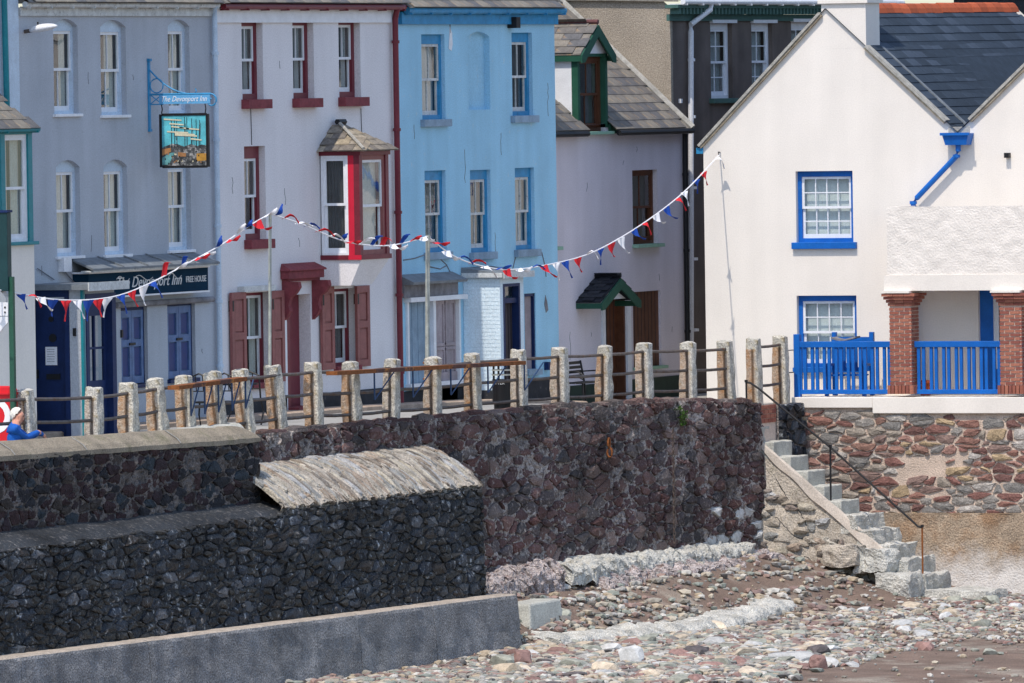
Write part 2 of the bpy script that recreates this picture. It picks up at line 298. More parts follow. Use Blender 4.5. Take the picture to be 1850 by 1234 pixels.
def window(root, T, h, fm='white_paint', sm=None, fw=.06, top=(2, 1), bot=(2, 1), sill=None, cur=None, head=0, frac=.35, cm='curtain', split=.5, blind=0, back=True):
    a0, a1, z0, z1, d = h[:5]; sm = sm or fm; th = .08; b = -d
    f = MB(T)
    f.box(a0, a0 + fw, b - th, b, z0, z1).box(a1 - fw, a1, b - th, b, z0, z1).box(a0 + fw, a1 - fw, b - th, b, z1 - fw - head, z1).box(a0 + fw, a1 - fw, b - th, b, z0, z0 + fw)
    fr = f.build('window', fm, root); i0, i1, j0, j1 = a0 + fw, a1 - fw, z0 + fw, z1 - fw - head; zm = lerp(j0, j1, split)
    if top: sash(T, i0, i1, zm - .025, j1, b - .02, sm, fr, *top)
    if bot: sash(T, i0, i1, j0, zm + .025 if top else j1, b - .06, sm, fr, *bot, bot=.085)
    if cur:
        W = (i1 - i0)
        if 'l' in cur: wavy(T, i0, i0 + W * frac, b - .14, j0, j1, 3).build('curtain', cm, fr)
        if 'r' in cur: wavy(T, i1 - W * frac, i1, b - .14, j0, j1, 3).build('curtain', cm, fr)
        if 'f' in cur: wavy(T, i0 - .05, i1 + .05, b - .17, j0, j1, 8, .018).build('curtain', cm, fr)
    if blind: MB(T).box(i0 - .03, i1 + .03, b - .165, b - .155, lerp(j1, j0, blind), j1 + .02).build('blind', cm, fr)
    if back: MB(T).poly([(a0 - .5, b - .75, z0 - .4), (a1 + .5, b - .75, z0 - .4), (a1 + .5, b - .75, z1 + .2), (a0 - .5, b - .75, z1 + .2)]).build('dark_backdrop', 'dark_room', fr)  # near-black sheet behind the glass, the dim interior put into its colour
    if sill:
        o, p, t, sM = sill; MB(T).box(a0 - o, a1 + o, -d + .002, p, z0 - t, z0 + .004).build('sill', sM, fr, bevel=.008)
    return fr
_slm = {}
def slates(root, part, P0, ea, es, L, S, wd, ex, m, keep=None, jit=.004, th=.012):
    """individual slates on a slope: P0 lower start, ea along the eave, es up the slope"""
    ea, es = Vector(ea).normalized(), Vector(es).normalized(); na = ea.cross(es)
    if na.z < 0: na = -na
    key = (round(wd, 3), round(ex, 3), m)
    if key not in _slm:
        mb = MB(); mb.box(-wd / 2 + .004, wd / 2 - .004, 0, ex * 1.3, 0, th); _slm[key] = meshdata('slate', mb, m)
    me = _slm[key]; nr, nc = int(math.ceil(S / ex)), int(math.ceil(L / wd)) + 1; k = 0
    for r in range(nr):
        for c in range(nc):
            ao = (c + (.5 if r % 2 else 0)) * wd
            if ao - wd * .4 < 0 or ao + wd * .35 > L + wd * .2: continue
            p = Vector(P0) + ea * ao + es * (r * ex + random.uniform(-jit, jit)) + na * (.004 + th * .9)
            if not seen(p, 40) or (keep and not keep(p)): continue
            tilt = -th / ex * .8 + random.uniform(-.004, .004); e2 = (es * math.cos(tilt) + na * math.sin(tilt)).normalized(); n2 = ea.cross(e2)
            if n2.z < 0: n2 = -n2
            M = Matrix((ea, e2, n2)).transposed().to_4x4(); M.translation = p; o = inst('slate', me, part, M); k += 1
    return k
# ================================================================== the row of houses (facades face +X)
def shell(root, T, a0, a1, depth, z0, z1, m, top=True):
    """side and back walls behind a facade"""
    mb = MB(T)
    mb.poly([(a0 + .01, -.3, z0), (a0 + .01, -depth, z0), (a0 + .01, -depth, z1), (a0 + .01, -.3, z1)]); mb.poly([(a1 - .01, -.3, z0), (a1 - .01, -depth, z0), (a1 - .01, -depth, z1), (a1 - .01, -.3, z1)])
    mb.poly([(a0, -depth, z0), (a1, -depth, z0), (a1, -depth, z1), (a0, -depth, z1)])
    for z in (z0 + 2.62, z1 - .25): mb.poly([(a0 + .01, -.22, z), (a1 - .01, -.22, z), (a1 - .01, -depth, z), (a0 + .01, -depth, z)])
    return mb.build('rear_wall', m, root)
def row_roof(root, X, a0, a1, ze, pitch, depth, m, over=.25, wd=.42, ex=.24):
    c, s = math.cos(pitch), math.sin(pitch); S = depth / 2 / c
    mb = MB(); P = Vector((X + over, a0, ze)); e = Vector((-c, 0, s)) * (S + over / c)
    q = P + e; mb.poly([tuple(P), (P.x, a1, P.z), (q.x, a1, q.z), tuple(q)]); b = (q.x - (S + over) * c, q.z - (S) * s)
    mb.poly([tuple(q), (q.x, a1, q.z), (b[0], a1, b[1]), (b[0], a0, b[1])])
    mb.poly([(P.x - .05, a0 + .01, P.z - .02), (q.x, a0 + .01, q.z - .03), (b[0], a0 + .01, b[1])]); mb.poly([(P.x - .05, a1 - .01, P.z - .02), (q.x, a1 - .01, q.z - .03), (b[0], a1 - .01, b[1])])
    r = mb.build('roof', m, root); slates(root, r, P, (0, 1, 0), e, a1 - a0, S, wd, ex, m); return r
def gutter(root, X, a0, a1, z, m, r=.06, b=.16):
    mb = MB(rowT(X)); mb.tube([(a0, b, z), (a1, b, z)], r, 10)
    n = int((a1 - a0) / .9)
    for i in range(n + 1): a = lerp(a0 + .1, a1 - .1, i / n); mb.box(a - .015, a + .015, .0, b + r + .012, z - r - .015, z - r + .02)
    return mb.build('gutter', m, root, smooth=False)
def pipe(root, pts, r, m, br=None, name='downpipe'):
    mb = MB(); mb.tube(pts, r, 10)
    if br:
        for p in br: mb.tube([(p[0], p[1], p[2] - .03), (p[0], p[1], p[2] + .03)], r * 1.35, 10)
    return mb.build(name, m, root)
def gable_hood(root, T, a0, a1, b0, b1, ze, za, m, trim, fascia=.14, zl=None, sl=(.26, .16)):
    """small pitched roof whose ridge runs out from the wall; slated left and right slopes, trim boards on the front"""
    am = (a0 + a1) / 2; mb = MB(T); t = .03
    for s, e in ((a0, am), (am, a1)):
        zs, zz = (ze, za) if s == a0 else (za, ze)
        mb.hexa([(s, b0, zs - t), (e, b0, zz - t), (e, b1, zz - t), (s, b1, zs - t), (s, b0, zs), (e, b0, zz), (e, b1, zz), (s, b1, zs)])
    r = mb.build('roof', m, root); W = b1 - b0; h = za - ze; l = math.hypot(am - a0, h)
    o = Vector(T(0, 0, 0)); ua = Vector(T(1, 0, 0)) - o; ub = Vector(T(0, 1, 0)) - o; uz = Vector((0, 0, 1))
    slates(root, r, T(a0, b0, ze), ub, ua * (am - a0) + uz * h, W, l, sl[0], sl[1], m)
    slates(root, r, T(a1, b1, ze), -ub, -ua * (a1 - am) + uz * h, W, l, sl[0], sl[1], m)
    MB(T).tube([(am, b0, za + .03), (am, b1 + .02, za + .03)], .05, 8).build('ridge', m if m != 'slate_old' else 'old_terracotta', r)
    f = MB(T); g = fascia
    for s in (-1, 1):
        e = a0 if s < 0 else a1; k = .6
        f.prism([(am, b1 + .002, za - .035), (e, b1 + .002, ze - .035), (e, b1 + .002, ze - .035 - g), (e - s * .16, b1 + .002, ze - .02 - g), (am, b1 + .002, za - .035 - g * 1.45)], (0, .035, 0))
    f.box(a0 + .01, a0 + .05, b0, b1, ze - g, ze - .035); f.box(a1 - .05, a1 - .01, b0, b1, ze - g, ze - .035)
    f.build('barge_board', trim, root); return r
# ---------------------------------------------------------------- teal bay house at the left edge
Yi0, Yi1 = onX(37, 300, 0).y, onX(390, 300, 0).y; Yr1 = onX(721, 300, 0).y; Yb1 = onX(1005, 300, 0).y
t = thing('terraced_house', 'pale blue house with a teal framed bay window at the end of the row', 'house', (0, Yi0 - 2.5, roadz(-18)))
T = rowT(0.02); Yt0 = Yi0 - 5
wall_mb(T, Yt0, Yi0 - .02, -.3, 8.2, []).build('wall', 'pale_blue_paint', t); shell(t, T, Yt0, Yi0 - .02, 7, -.3, 8.2, 'dark_room')
row_roof(t, 0, Yt0, Yi0 - .03, 8.2, math.radians(40), 7, 'slate_old')
pipe(t, [(.1, onX(9, 100, .1).y, 8), (.1, onX(12, 100, .1).y, 4.9)], .055, 'teal_paint')
XB = .78; ye = onX(58, 340, XB).y; yb0 = ye - 2.4; zs, ztp = onX(30, 437, XB).z, onX(30, 243, XB).z
T = rowT(XB)
MB(T).box(yb0, ye, -XB + .03, .02, -.3, zs - .06).build('bay_wall', 'white_render', t)
MB(T).box(yb0 - .05, ye + .06, -XB + .03, .1, zs - .06, zs).build('bay_sill', 'teal_paint', t, bevel=.01)
bf = MB(T)
for a in (yb0, yb0 + 1.14, ye - .17): bf.box(a, a + .17, -.12, .015, zs, ztp)
bf.box(yb0, ye, -XB + .03, .02, ztp, ztp + .1); bf.box(ye - .1, ye, -XB + .03, -.12, zs, ztp); bf.box(yb0, yb0 + .1, -XB + .03, -.12, zs, ztp); bf = bf.build('bay_frame', 'teal_paint', t)
for p, q in ((yb0 + .17, yb0 + 1.14), (yb0 + 1.31, ye - .17)):
    window(t, T, (p, q, zs, ztp, .02), top=(1, 1), bot=(1, 1), cur='lr', frac=.42, fw=.05, back=False)
rm = MB(T); zr = onX(0, 203, XB).z + .15
lo = [(yb0 - .12, .14, ztp + .09), (ye + .12, .14, ztp + .09), (ye + .12, -XB + .03, ztp + .09), (yb0 - .12, -XB + .03, ztp + .09)]; hi = [(yb0 + .55, -XB + .03, zr + .35), (ye - .55, -XB + .03, zr + .35)]
rm.add(lo + hi, [(0, 1, 5, 4), (1, 2, 5), (0, 4, 3), (0, 3, 2, 1), (2, 3, 4, 5)]); rm = rm.build('bay_roof', 'slate_old', t)
d0, d1 = Vector(T(*lo[0])), Vector(T(*hi[0])); d1.y = d0.y; slates(t, rm, d0, (0, 1, 0), d1 - d0, ye + .12 - yb0 + .12, (d1 - d0).length, .4, .24, 'slate_old', keep=lambda p: p.y < ye + .12 - (p.z - ztp - .09) * .75)
gutter(t, XB, yb0 - .1, ye + .1, ztp + .08, 'teal_paint', .04, .1)
# ---------------------------------------------------------------- the inn
t = inn = thing('inn', 'grey rendered inn with arched sash windows and a navy fascia sign', 'pub', (0, (Yi0 + Yi1) / 2, roadz(-11)))
T = rowT(0); zt = onX(210, 16, 0).z; D = .10
H = []
for i, (x0, x1, y0, y1) in enumerate([(97, 141, 34, 206), (182, 228, 36, 208), (304, 343, 35, 205), (102, 145, 289, 463), (188, 231, 288, 460), (304, 345, 284, 452)]):
    a0, a1, z0, z1 = rX(x0, x1, y0, y1, 0); H.append((a0, a1, z0, z1, D, .13))
SH = [(*rX(219, 267, 553, 694, 0), .12, 0), (*rX(303, 353, 545, 684, 0), .12, 0)]
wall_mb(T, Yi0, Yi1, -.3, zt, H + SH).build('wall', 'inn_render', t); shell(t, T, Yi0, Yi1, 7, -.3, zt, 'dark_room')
cfg = [('lr', .3, (1, 1), (2, 1)), ('r', .4, (2, 1), (2, 1)), ('lr', .4, (2, 1), (2, 1)), ('lf', .4, (2, 1), (1, 1)), ('lr', .45, (2, 1), (2, 1)), ('f', .4, (2, 1), (2, 1))]
for h, (cu, fr, tp, bt) in zip(H, cfg): window(t, T, h, fm='pale_blue_paint', sm='white_paint', head=.16, top=tp, bot=bt, cur=cu, frac=fr, sill=(.07, .06, .05, 'white_paint'), split=.52)
for h in SH:   # tall shuttered openings with louvre panels
    a0, a1, z0, z1, d = h[:5]; am = (a0 + a1) / 2
    fr = MB(T).box(a0, a0 + .07, -d - .06, -d + .05, z0, z1).box(a1 - .07, a1, -d - .06, -d + .05, z0, z1).box(a0 + .07, a1 - .07, -d - .06, -d + .05, z1 - .07, z1).box(a0 - .04, a1 + .04, -d, .07, z0 - .07, z0).build('window', 'navy_paint', t)
    for p, q in ((a0 + .075, am - .006), (am + .006, a1 - .075)):
        s_ = MB(T).box(p, q, -.14, -.10, z0 + .01, z1 - .075)
        for e in (p, q - .09): s_.box(e, e + .09, -.10, -.055, z0 + .01, z1 - .075)
        for z in (z0 + .01, lerp(z0, z1, .48), z1 - .205): s_.box(p + .09, q - .09, -.10, -.056, z, z + .13)
        s_.build('shutter', 'inn_shutter', fr)
        for zz in ((z0 + .16, lerp(z0, z1, .48) - .02), (lerp(z0, z1, .48) + .15, z1 - .225)):
            MB(T).box(p + .115, q - .115, -.10, -.078, zz[0], zz[1]).build('shutter_panel', 'shutter_panel', fr)
    MB(T).box(am - .12, am + .12, -.05, -.03, lerp(z0, z1, .5), lerp(z0, z1, .53)).build('bar', 'black_iron', fr)
MB(T).box(Yi0, Yi1 - .05, 0.003, .05, zt - .13, zt + .02).build('eaves_board', 'old_white_paint', t); row_roof(t, 0, Yi0, Yi1, zt + .1, math.radians(38), 7, 'slate_old'); gutter(t, 0, Yi0, Yi1 - .1, zt + .07, 'old_white_paint', .055, .14)
yp = onX(392, 300, .09).y; pipe(t, [(.15, yp - .1, zt + .05), (.09, yp, zt - .15), (.09, yp, roadz(yp))], .05, 'pale_blue_paint', [(.09, yp, z) for z in (6.8, 5.2, 3.6, 2.2, 1.0)])
# fascia sign and its lead canopy
XS = .32; T2 = rowT(XS); a0, a1, z0, z1 = rX(160, 376, 489, 531, XS)
MB(T2).box(a0, a1, -XS + .003, 0, z0, z1).build('sign_board', 'sign_navy', t)
b_ = MB(T2); b_.box(a0 - .03, a1 + .03, -XS + .003, .03, z1, z1 + .035); b_.box(a0 - .03, a1 + .03, -XS + .003, .02, z0 - .03, z0); b_.build('sign_moulding', 'white_paint', t)
cn = MB(T2); cn.hexa([(a0 - .25, .22, z1 + .06), (a1 + .06, .22, z1 + .06), (a1 + .06, -XS + .003, z1 + .24), (a0 - .05, -XS + .003, z1 + .24), (a0 - .25, .22, z1 + .10), (a1 + .06, .22, z1 + .10), (a1 + .06, -XS + .003, z1 + .28), (a0 - .05, -XS + .003, z1 + .28)])
cn = cn.build('canopy', 'lead', t)
for k in range(1, 5):
    a = lerp(a0, a1, k / 5); MB(T2).prism([(a - .015, .225, z1 + .101), (a + .015, .225, z1 + .101), (a + .015, -XS + .02, z1 + .281), (a - .015, -XS + .02, z1 + .281)], (0, 0, .025)).build('lead_roll', 'lead', cn)
MB(T2).box(a0 - .2, a1 + .04, -.05, .2, z1 + .035, z1 + .06).build('canopy_soffit', 'old_white_paint', t)
aa = onX(212, 510, XS).y
text_mb(T2, 'The Devonport Inn', aa, .004, z0 + .14, .20, .35, width=onX(328, 510, XS).y - aa).build('lettering', 'silver_text', t)
sw = MB(T2)   # swashes on the capitals
for a, w_ in ((aa, .55), (lerp(aa, a1, .19), .8), (lerp(aa, a1, .57), .55)):
    sw.tube([(a - .06 + w_ * (i / 12), .012, z0 + .30 + .05 * math.sin(i / 12 * 6.28)) for i in range(13)], .008, 5)
sw.build('lettering_swash', 'silver_text', t)
aa = onX(336, 510, XS).y; text_mb(T2, 'FREE HOUSE', aa, .004, z0 + .17, .115, 0, width=onX(372, 510, XS).y - aa).build('lettering', 'silver_text', t)
a0, a1, z0, z1 = rX(213, 388, 541, 551, .1); MB().tube([(.06, a0, (z0 + z1) / 2), (.06, a1, (z0 + z1) / 2)], .055, 10).build('roll_moulding', 'grey_board', t)
# porch with the two doors
yp0 = onX(48, 640, 0).y; XP = onY(152, 640, yp0).x; yp1 = onX(208, 640, XP).y; zp = onY(80, 524, yp0).z; zg = roadz(yp0) - .1
Ts = seaT(yp0); x0, x1 = onY(53, 650, yp0).x, onY(122, 650, yp0).x; zd = onY(88, 540, yp0).z
pw_ = wall_mb(Ts, .005, XP - .02, zg, zp, [(x0, x1, zg, zd, .1, 0)]); pw_.build('porch_side_wall', 'inn_render', t)
dr = MB(Ts).box(x0, x1, -.16, -.1, zg, zd).build('door', 'navy_paint', t)
fm_ = MB(Ts); fm_.box(x0 - .05, x0 + .04, -.1, .012, zg, zd + .03).box(x1 - .04, x1 + .05, -.1, .012, zg, zd + .03).box(x0 - .05, x1 + .05, -.1, .014, zd + .03, zp - .001).build('door_frame', 'navy_paint', dr)
for (px, py, r) in ((88, 577, .05), (91, 611, .075)): p = onY(px, py, yp0); MB(Ts).disc((p.x, -.098, p.z), (0, 1, 0), r, .02).build('porthole', 'black_iron', dr)
q = rY(78, 99, 627, 660, yp0); MB(Ts).box(q[0], q[1], -.1, -.094, q[2], q[3]).build('notice', 'paper', dr)
for k in range(6): z = lerp(q[3], q[2], (k + 1) / 7.5); MB(Ts).box(q[0] + .03, q[1] - .05, -.094, -.093, z - .004, z + .004).build('notice_line', 'grey_board', dr)
q = rY(80, 105, 676, 686, yp0); MB(Ts).box(q[0], q[1], -.1, -.085, q[2], q[3]).build('letterbox', 'black_iron', dr)
q = rY(60, 66, 668, 684, yp0); MB(Ts).box(q[0], q[1], -.1, -.05, q[2], q[3]).build('handle', 'black_iron', dr)
Tf = rowT(XP); q0, q1 = onX(160, 650, XP).y, onX(203, 650, XP).y; zd2 = onX(180, 540, XP).z
wall_mb(Tf, yp0, yp1, zg, zp, [(q0, q1, zg, zd2, .1, 0)]).build('porch_front_wall', 'inn_render', t)
MB(Tf).box(yp0 - .06, yp0 + .02, -.03, .02, zg, zp).build('corner_post', 'teal_paint', t)
d2 = MB(Tf).box(q0, q1, -.15, -.1, zg, lerp(zg, zd2, .42)).box(q0, q0 + .1, -.15, -.1, lerp(zg, zd2, .42), zd2).box(q1 - .12, q1, -.15, -.1, lerp(zg, zd2, .42), zd2).box(q0 + .1, q1 - .12, -.15, -.1, zd2 - .3, zd2)
qm = (q0 + q1 - .02) / 2; zm_ = lerp(lerp(zg, zd2, .42), zd2 - .3, .5)
d2.box(qm - .025, qm + .025, -.15, -.1, lerp(zg, zd2, .42), zd2 - .3).box(q0 + .1, q1 - .12, -.148, -.102, zm_ - .02, zm_ + .02); d2 = d2.build('door', 'navy_paint', t)
for p, q in ((q0 + .1, qm - .025), (qm + .025, q1 - .12)):
    for zz in ((lerp(zg, zd2, .42), zm_ - .02), (zm_ + .02, zd2 - .3)): MB(Tf).poly([(p, -.125, zz[0]), (q, -.125, zz[0]), (q, -.125, zz[1]), (p, -.125, zz[1])]).build('pane', 'glass', d2)
MB(Tf).box(q1 - .02, q1 + .14, -.1, .02, zg, zd2 + .1).box(q0 - .1, q0 + .02, -.1, .02, zg, zd2 + .1).box(q0 + .02, q1 - .02, -.1, .02, zd2, zd2 + .1).build('door_frame', 'navy_paint', d2)
pr = MB(Tf); pr.box(yp0 - .2, yp1 + .15, -XP + .004, .2, zp, zp + .1).build('porch_roof', 'lead', t); MB(Tf).box(yp0 - .22, yp1 + .17, .2, .225, zp - .02, zp + .13).build('porch_fascia', 'old_white_paint', t)
q = rX(105, 119, 465, 491, 0); MB(T).box(q[0], q[1], .002, .12, q[2], q[3]).build('junction_box', 'pvc_white', t)
cb = MB(T); p0 = onX(112, 490, 0); p1 = onX(150, 520, 0); cb.tube([(p0.y, .05, p0.z), (lerp(p0.y, p1.y, .5), .04, lerp(p0.z, p1.z, .7)), (p1.y, .03, p1.z)], .012, 5)
p0 = onX(65, 485, 0); p1 = onX(95, 505, 0); cb.tube([(p0.y, .03, p0.z), (p1.y, .03, p1.z)], .01, 5); cb.build('cable', 'grey_board', t)
for px, py in ((135, 600), (219, 603)):
    p = onY(px, py, yp0) if px < 150 else onX(px, py, 0); MB().box(p.x - .02, p.x + .03, p.y - .04, p.y + .03, p.z - .07, p.z + .07).build('coach_hook', 'black_iron', t)
# hanging sign
YH = onX(268, 170, 0).y; Th = seaT(YH); X_ = lambda px, py: onY(px, py, YH)
hs = thing('hanging_sign', 'square painted sign of tall ships hanging from a blue scrolled iron bracket', 'sign', (0, YH, X_(268, 238).z))
zt_, zb_ = X_(268, 106).z, X_(268, 238).z; xa = X_(390, 175).x; z1 = X_(330, 170).z; z0 = X_(330, 188).z
mb = MB(Th); mb.box(.003, .035, -.035, .035, zb_, zt_); mb.box(.003, .06, -.05, .05, zt_ - .05, zt_); mb.box(.003, .05, -.045, .045, zb_, zb_ + .05); mb.build('wall_plate', 'mid_blue', hs)
mb = MB(Th); mb.tube([(.03, 0, z1), (xa - .1, 0, z1)], .018, 8); mb.tube([(.03, 0, z0), (.3, 0, z0)], .012, 6); mb.tube([(.03, 0, z0), (.28, 0, z1)], .01, 6); mb.tube([(.03, 0, z1), (.28, 0, z0)], .01, 6)
zc = zt_ - .2; mb.tube([(lerp(.03, .92, (i / 12)), 0, z1 + (zc - z1) * (1 - i / 12) ** 2.2) for i in range(13)], .015, 6)
mb.tube([(.17 + .13 * math.cos(i / 16 * 6.283), 0, z1 + .16 + .13 * math.sin(i / 16 * 6.283)) for i in range(17)], .012, 6)
mb.tube([(xa - .1 + .13 * (1 - i / 26) * math.sin(i / 9 * 3.14), 0, z1 - .13 + .13 * (1 - i / 26) * math.cos(i / 9 * 3.14)) for i in range(20)], .015, 6)
mb.tube([(.92, 0, z1), (.97, 0, z1 + .05), (.95, 0, z1 + .1)], .01, 6); mb.build('bracket', 'mid_blue', hs)
q = rY(288, 380, 171, 188, YH); nb = MB(Th).box(q[0], q[1], -.015, .015, q[2] + .005, q[3] - .005).build('name_board', 'board_blue', hs)
text_mb(Th, 'The Devonport Inn', q[0] + .06, .017, q[2] + .05, .1, .35, .003, width=q[1] - q[0] - .12).build('lettering', 'white_paint', nb)
q = rY(291, 376, 206, 302, YH); a0, a1, z0_, z1_ = q
mat('sign_sea', (.10, .44, .52), .6, .25, 4, 0); mat('sign_dark', (.05, .055, .06), .7, .5, 7, 0, col2=(.3, .3, .3), thr=.55, s2=12, fine=.4); mat('sail', (.62, .58, .42), .7, .1, 5, 0); mat('sign_ochre', (.42, .22, .04), .7, .2, 9, 0); mat('sign_tan', (.35, .17, .07), .7, .2, 9, 0); mat('sign_wave', (.12, .32, .33), .7, .3, 9, 0)
bd = MB(Th).box(a0, a1, -.02, .02, z0_, z1_).build('sign_board', 'sign_sea', hs)
fm_ = MB(Th)
for e in ((a0 - .02, a0 + .03, z0_, z1_), (a1 - .03, a1 + .02, z0_, z1_)): fm_.box(e[0], e[1], -.03, .03, e[2], e[3])
fm_.box(a0 + .03, a1 - .03, -.03, .03, z1_ - .03, z1_ + .015).box(a0 + .03, a1 - .03, -.03, .03, z0_ - .015, z0_ + .03); fm_.build('sign_frame', 'black_iron', hs)
A = lambda u, v: (lerp(a0 + .03, a1 - .03, u), lerp(z0_ + .03, z1_ - .03, v))
def paint(nm, pts, m, d=.022): MB(Th).prism([(A(u, v)[0], d, A(u, v)[1]) for u, v in pts], (0, .002, 0)).build(nm, m, bd)
paint('painted_quay', [(0, 0), (1, 0), (1, .40), (.9, .42), (.8, .39), (.65, .43), (.5, .38), (.35, .43), (.22, .44), (.1, .40), (0, .36)], 'sign_dark')
paint('painted_building', [(.78, .08), (1, .1), (1, .24), (.78, .24)], 'sign_ochre', .0245); paint('painted_building', [(0, .2), (.2, .28), (.2, .36), (0, .33)], 'sign_tan', .0245); paint('painted_water', [(0, .02), (.15, .02), (.28, .26), (.2, .26), (0, .16)], 'sign_wave', .0245)
paint('painted_building', [(.36, .18), (.54, .18), (.54, .25), (.36, .27)], 'sign_tan', .0245)
for u in (.22, .29, .34, .52, .57, .68, .78, .86): paint('painted_mast', [(u - .008, .36), (u + .008, .36), (u + .006, .98 - .2 * abs(u - .5)), (u - .006, .98 - .2 * abs(u - .5))], 'black_iron', .0245)
for u0, u1, v in ((.05, .45, .95), (.18, .5, .86), (.22, .5, .80), (.4, .62, .78), (.12, .6, .70), (.3, .75, .66), (.3, .8, .63), (.55, .85, .76), (.65, .9, .55)): paint('painted_sail', [(u0, v), (u1, v - .03), (u1, v - .055), (u0, v - .03)], 'sail', .027)
rs = random.Random(4)
for k in range(26):
    u = rs.uniform(.05, .95); v = rs.uniform(.02, .34); paint('painted_figure', [(u, v), (u + .03, v + .005), (u + .025, v + rs.uniform(.02, .05)), (u + .004, v + .03)], rs.choice(('sail', 'sign_tan', 'black_iron', 'sign_wave')), .027)
for k in range(6):
    u = rs.uniform(.12, .85); e = u + rs.uniform(-.12, .12); paint('painted_rigging', [(u, .4), (u + .007, .4), (e + .007, .85), (e, .85)], 'sign_dark', .0255)
for a in (a0 + .02, a1 - .05): MB(Th).tube([(a, 0, z0 + .0), (a + .02, .01, (z0 + z1_) / 2), (a, 0, z1_ + .01)], .012, 5).build('chain', 'black_iron', hs)
# street lamp on the inn wall
yl = onX(44, 57, 0).y; sl_ = thing('street_lamp', 'white street lamp head on a short arm from the inn wall', 'lamp', (0, yl, onX(44, 60, 0).z)); L_ = lambda px, py: onY(px, py, yl)
Tl = seaT(yl); p0, p1, p2 = L_(44, 57), L_(60, 55), L_(103, 47)
MB(Tl).tube([(.003, 0, p0.z), (p1.x, 0, p1.z)], .035, 8).build('arm', 'grey_iron', sl_)
hd = MB(Tl)
for i in range(9):
    u = i / 8; rr = .105 * math.sin(math.pi * min(1, .12 + u * .86)) ** .55; hd.v += [Vector(Tl(lerp(p1.x - .05, p2.x, u), rr * 1.1 * math.cos(k / 10 * 6.283), lerp(p1.z + .0, p2.z, u) + rr * (.8 if math.sin(k / 10 * 6.283) > 0 else .55) * math.sin(k / 10 * 6.283))) for k in range(10)]
for i in range(8): hd.f += [(i * 10 + k, i * 10 + (k + 1) % 10, i * 10 + 10 + (k + 1) % 10, i * 10 + 10 + k) for k in range(10)]
hd.f += [tuple(range(10)), tuple(range(80, 90))]; hd.build('lamp_head', 'pvc_white', sl_, smooth=True); MB(Tl).tube([(lerp(p1.x, p2.x, .2), 0, p1.z + .09), (lerp(p1.x, p2.x, .2), 0, p1.z + .15)], .015, 6).build('photocell', 'black_iron', sl_)
# ---------------------------------------------------------------- maroon trimmed house
t = mar = thing('terraced_house', 'white house with maroon shutters, sills and a hipped bay window', 'house', (0, (Yi1 + Yr1) / 2, roadz(-3)))
T = rowT(0); zt = onX(560, 20, 0).z; D = .13; a_0, a_1 = Yi1, Yr1
H = [(*rX(*r, 0), D) for r in [(437, 475, 25, 180), (529, 567, 24, 178), (612, 651, 23, 176), (442, 480, 264, 433)]]
G1 = (*rX(444, 490, 528, 692, 0), .16); G2 = (*rX(603, 644, 521, 661, 0), .16)
DR = (*rX(517, 562, 532, 750, 0), .5); DR = (DR[0], DR[1], -.3, DR[3], .24)
ybay = onX(578, 370, 0).y; XBY = onY(650, 370, ybay).x; yb1 = onX(703, 370, XBY).y
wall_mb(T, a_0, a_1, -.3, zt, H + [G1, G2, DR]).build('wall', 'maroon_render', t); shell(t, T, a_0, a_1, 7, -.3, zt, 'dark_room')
for i, h in enumerate(H): window(t, T, h, fm='maroon_paint', sm='white_paint', fw=.11, top=(2, 1) if i else (2, 1), bot=(1, 1), cur='r' if i != 3 else 'l', cm='net_curtain' if i != 3 else 'curtain', frac=.3, sill=(.06, .16, .17, 'maroon_stone'), head=.12)
for k, (G, sl1, sl2) in enumerate(((G1, (418, 444, 528, 693), (490, 513, 525, 690)), (G2, (581, 603, 518, 668), (644, 667, 516, 662)))):
    fr = window(t, T, G, fm='maroon_paint', sm='white_paint', fw=.06, top=(2, 1), bot=(1, 1), cur='lr', frac=.3, cm='curtain' if k == 0 else 'dark_curtain', sill=(.03, .1, .1, 'maroon_stone'))
    for s in (sl1, sl2):
        a0, a1, z0, z1 = rX(*s, .06); sh = MB(T).box(a0, a1, .03, .05, z0, z1)
        for e in (a0, a1 - .12): sh.box(e, e + .12, .05, .085, z0, z1)
        for z in (z0, lerp(z0, z1, .48), z1 - .13): sh.box(a0 + .12, a1 - .12, .05, .084, z, z + .13)
        so = sh.build('shutter', 'shutter_paint', t)
        for zz in ((z0 + .16, lerp(z0, z1, .48) - .03), (lerp(z0, z1, .48) + .16, z1 - .16)): MB(T).box(a0 + .16, a1 - .16, .05, .07, *zz).build('panel', 'shutter_paint', so)
        MB(T).box(a0 + .02, a0 + .08, .0, .09, z1 - .35, z1 - .15).build('hinge', 'black_iron', so)
    a0, a1, z0, z1 = rX(sl1[0] + 20, sl2[0] + 6, sl1[2] - 12, sl1[2] - 2, .1); MB(T).box(a0, a1, .003, .14, z0, z1).build('lintel_hood', 'old_white_paint', t)
dr = MB(T).box(DR[0], DR[1], -.3, -.24, -.3, DR[3]).build('door', 'maroon_paint', t)
for i in range(2):
    for j in range(3): MB(T).box(lerp(DR[0], DR[1], .12 + .44 * i), lerp(DR[0], DR[1], .44 + .44 * i), -.24, -.225, .15 + .68 * j, .7 + .68 * j).build('panel', 'maroon_paint', dr)
p = onX(513, 640, 0).y; MB(T).box(p, DR[0] - .01, .002, .03, -.05, onX(515, 510, 0).z).build('door_trim', 'white_paint', t); MB(T).box(DR[0] + .01, DR[0] + .14, -.24, .02, -.3, DR[3]).build('door_frame', 'maroon_paint', dr)
MB(T).box(DR[0], DR[1], -.23, .25, -.3, roadz(-3) + .12).build('doorstep', 'maroon_stone', t)
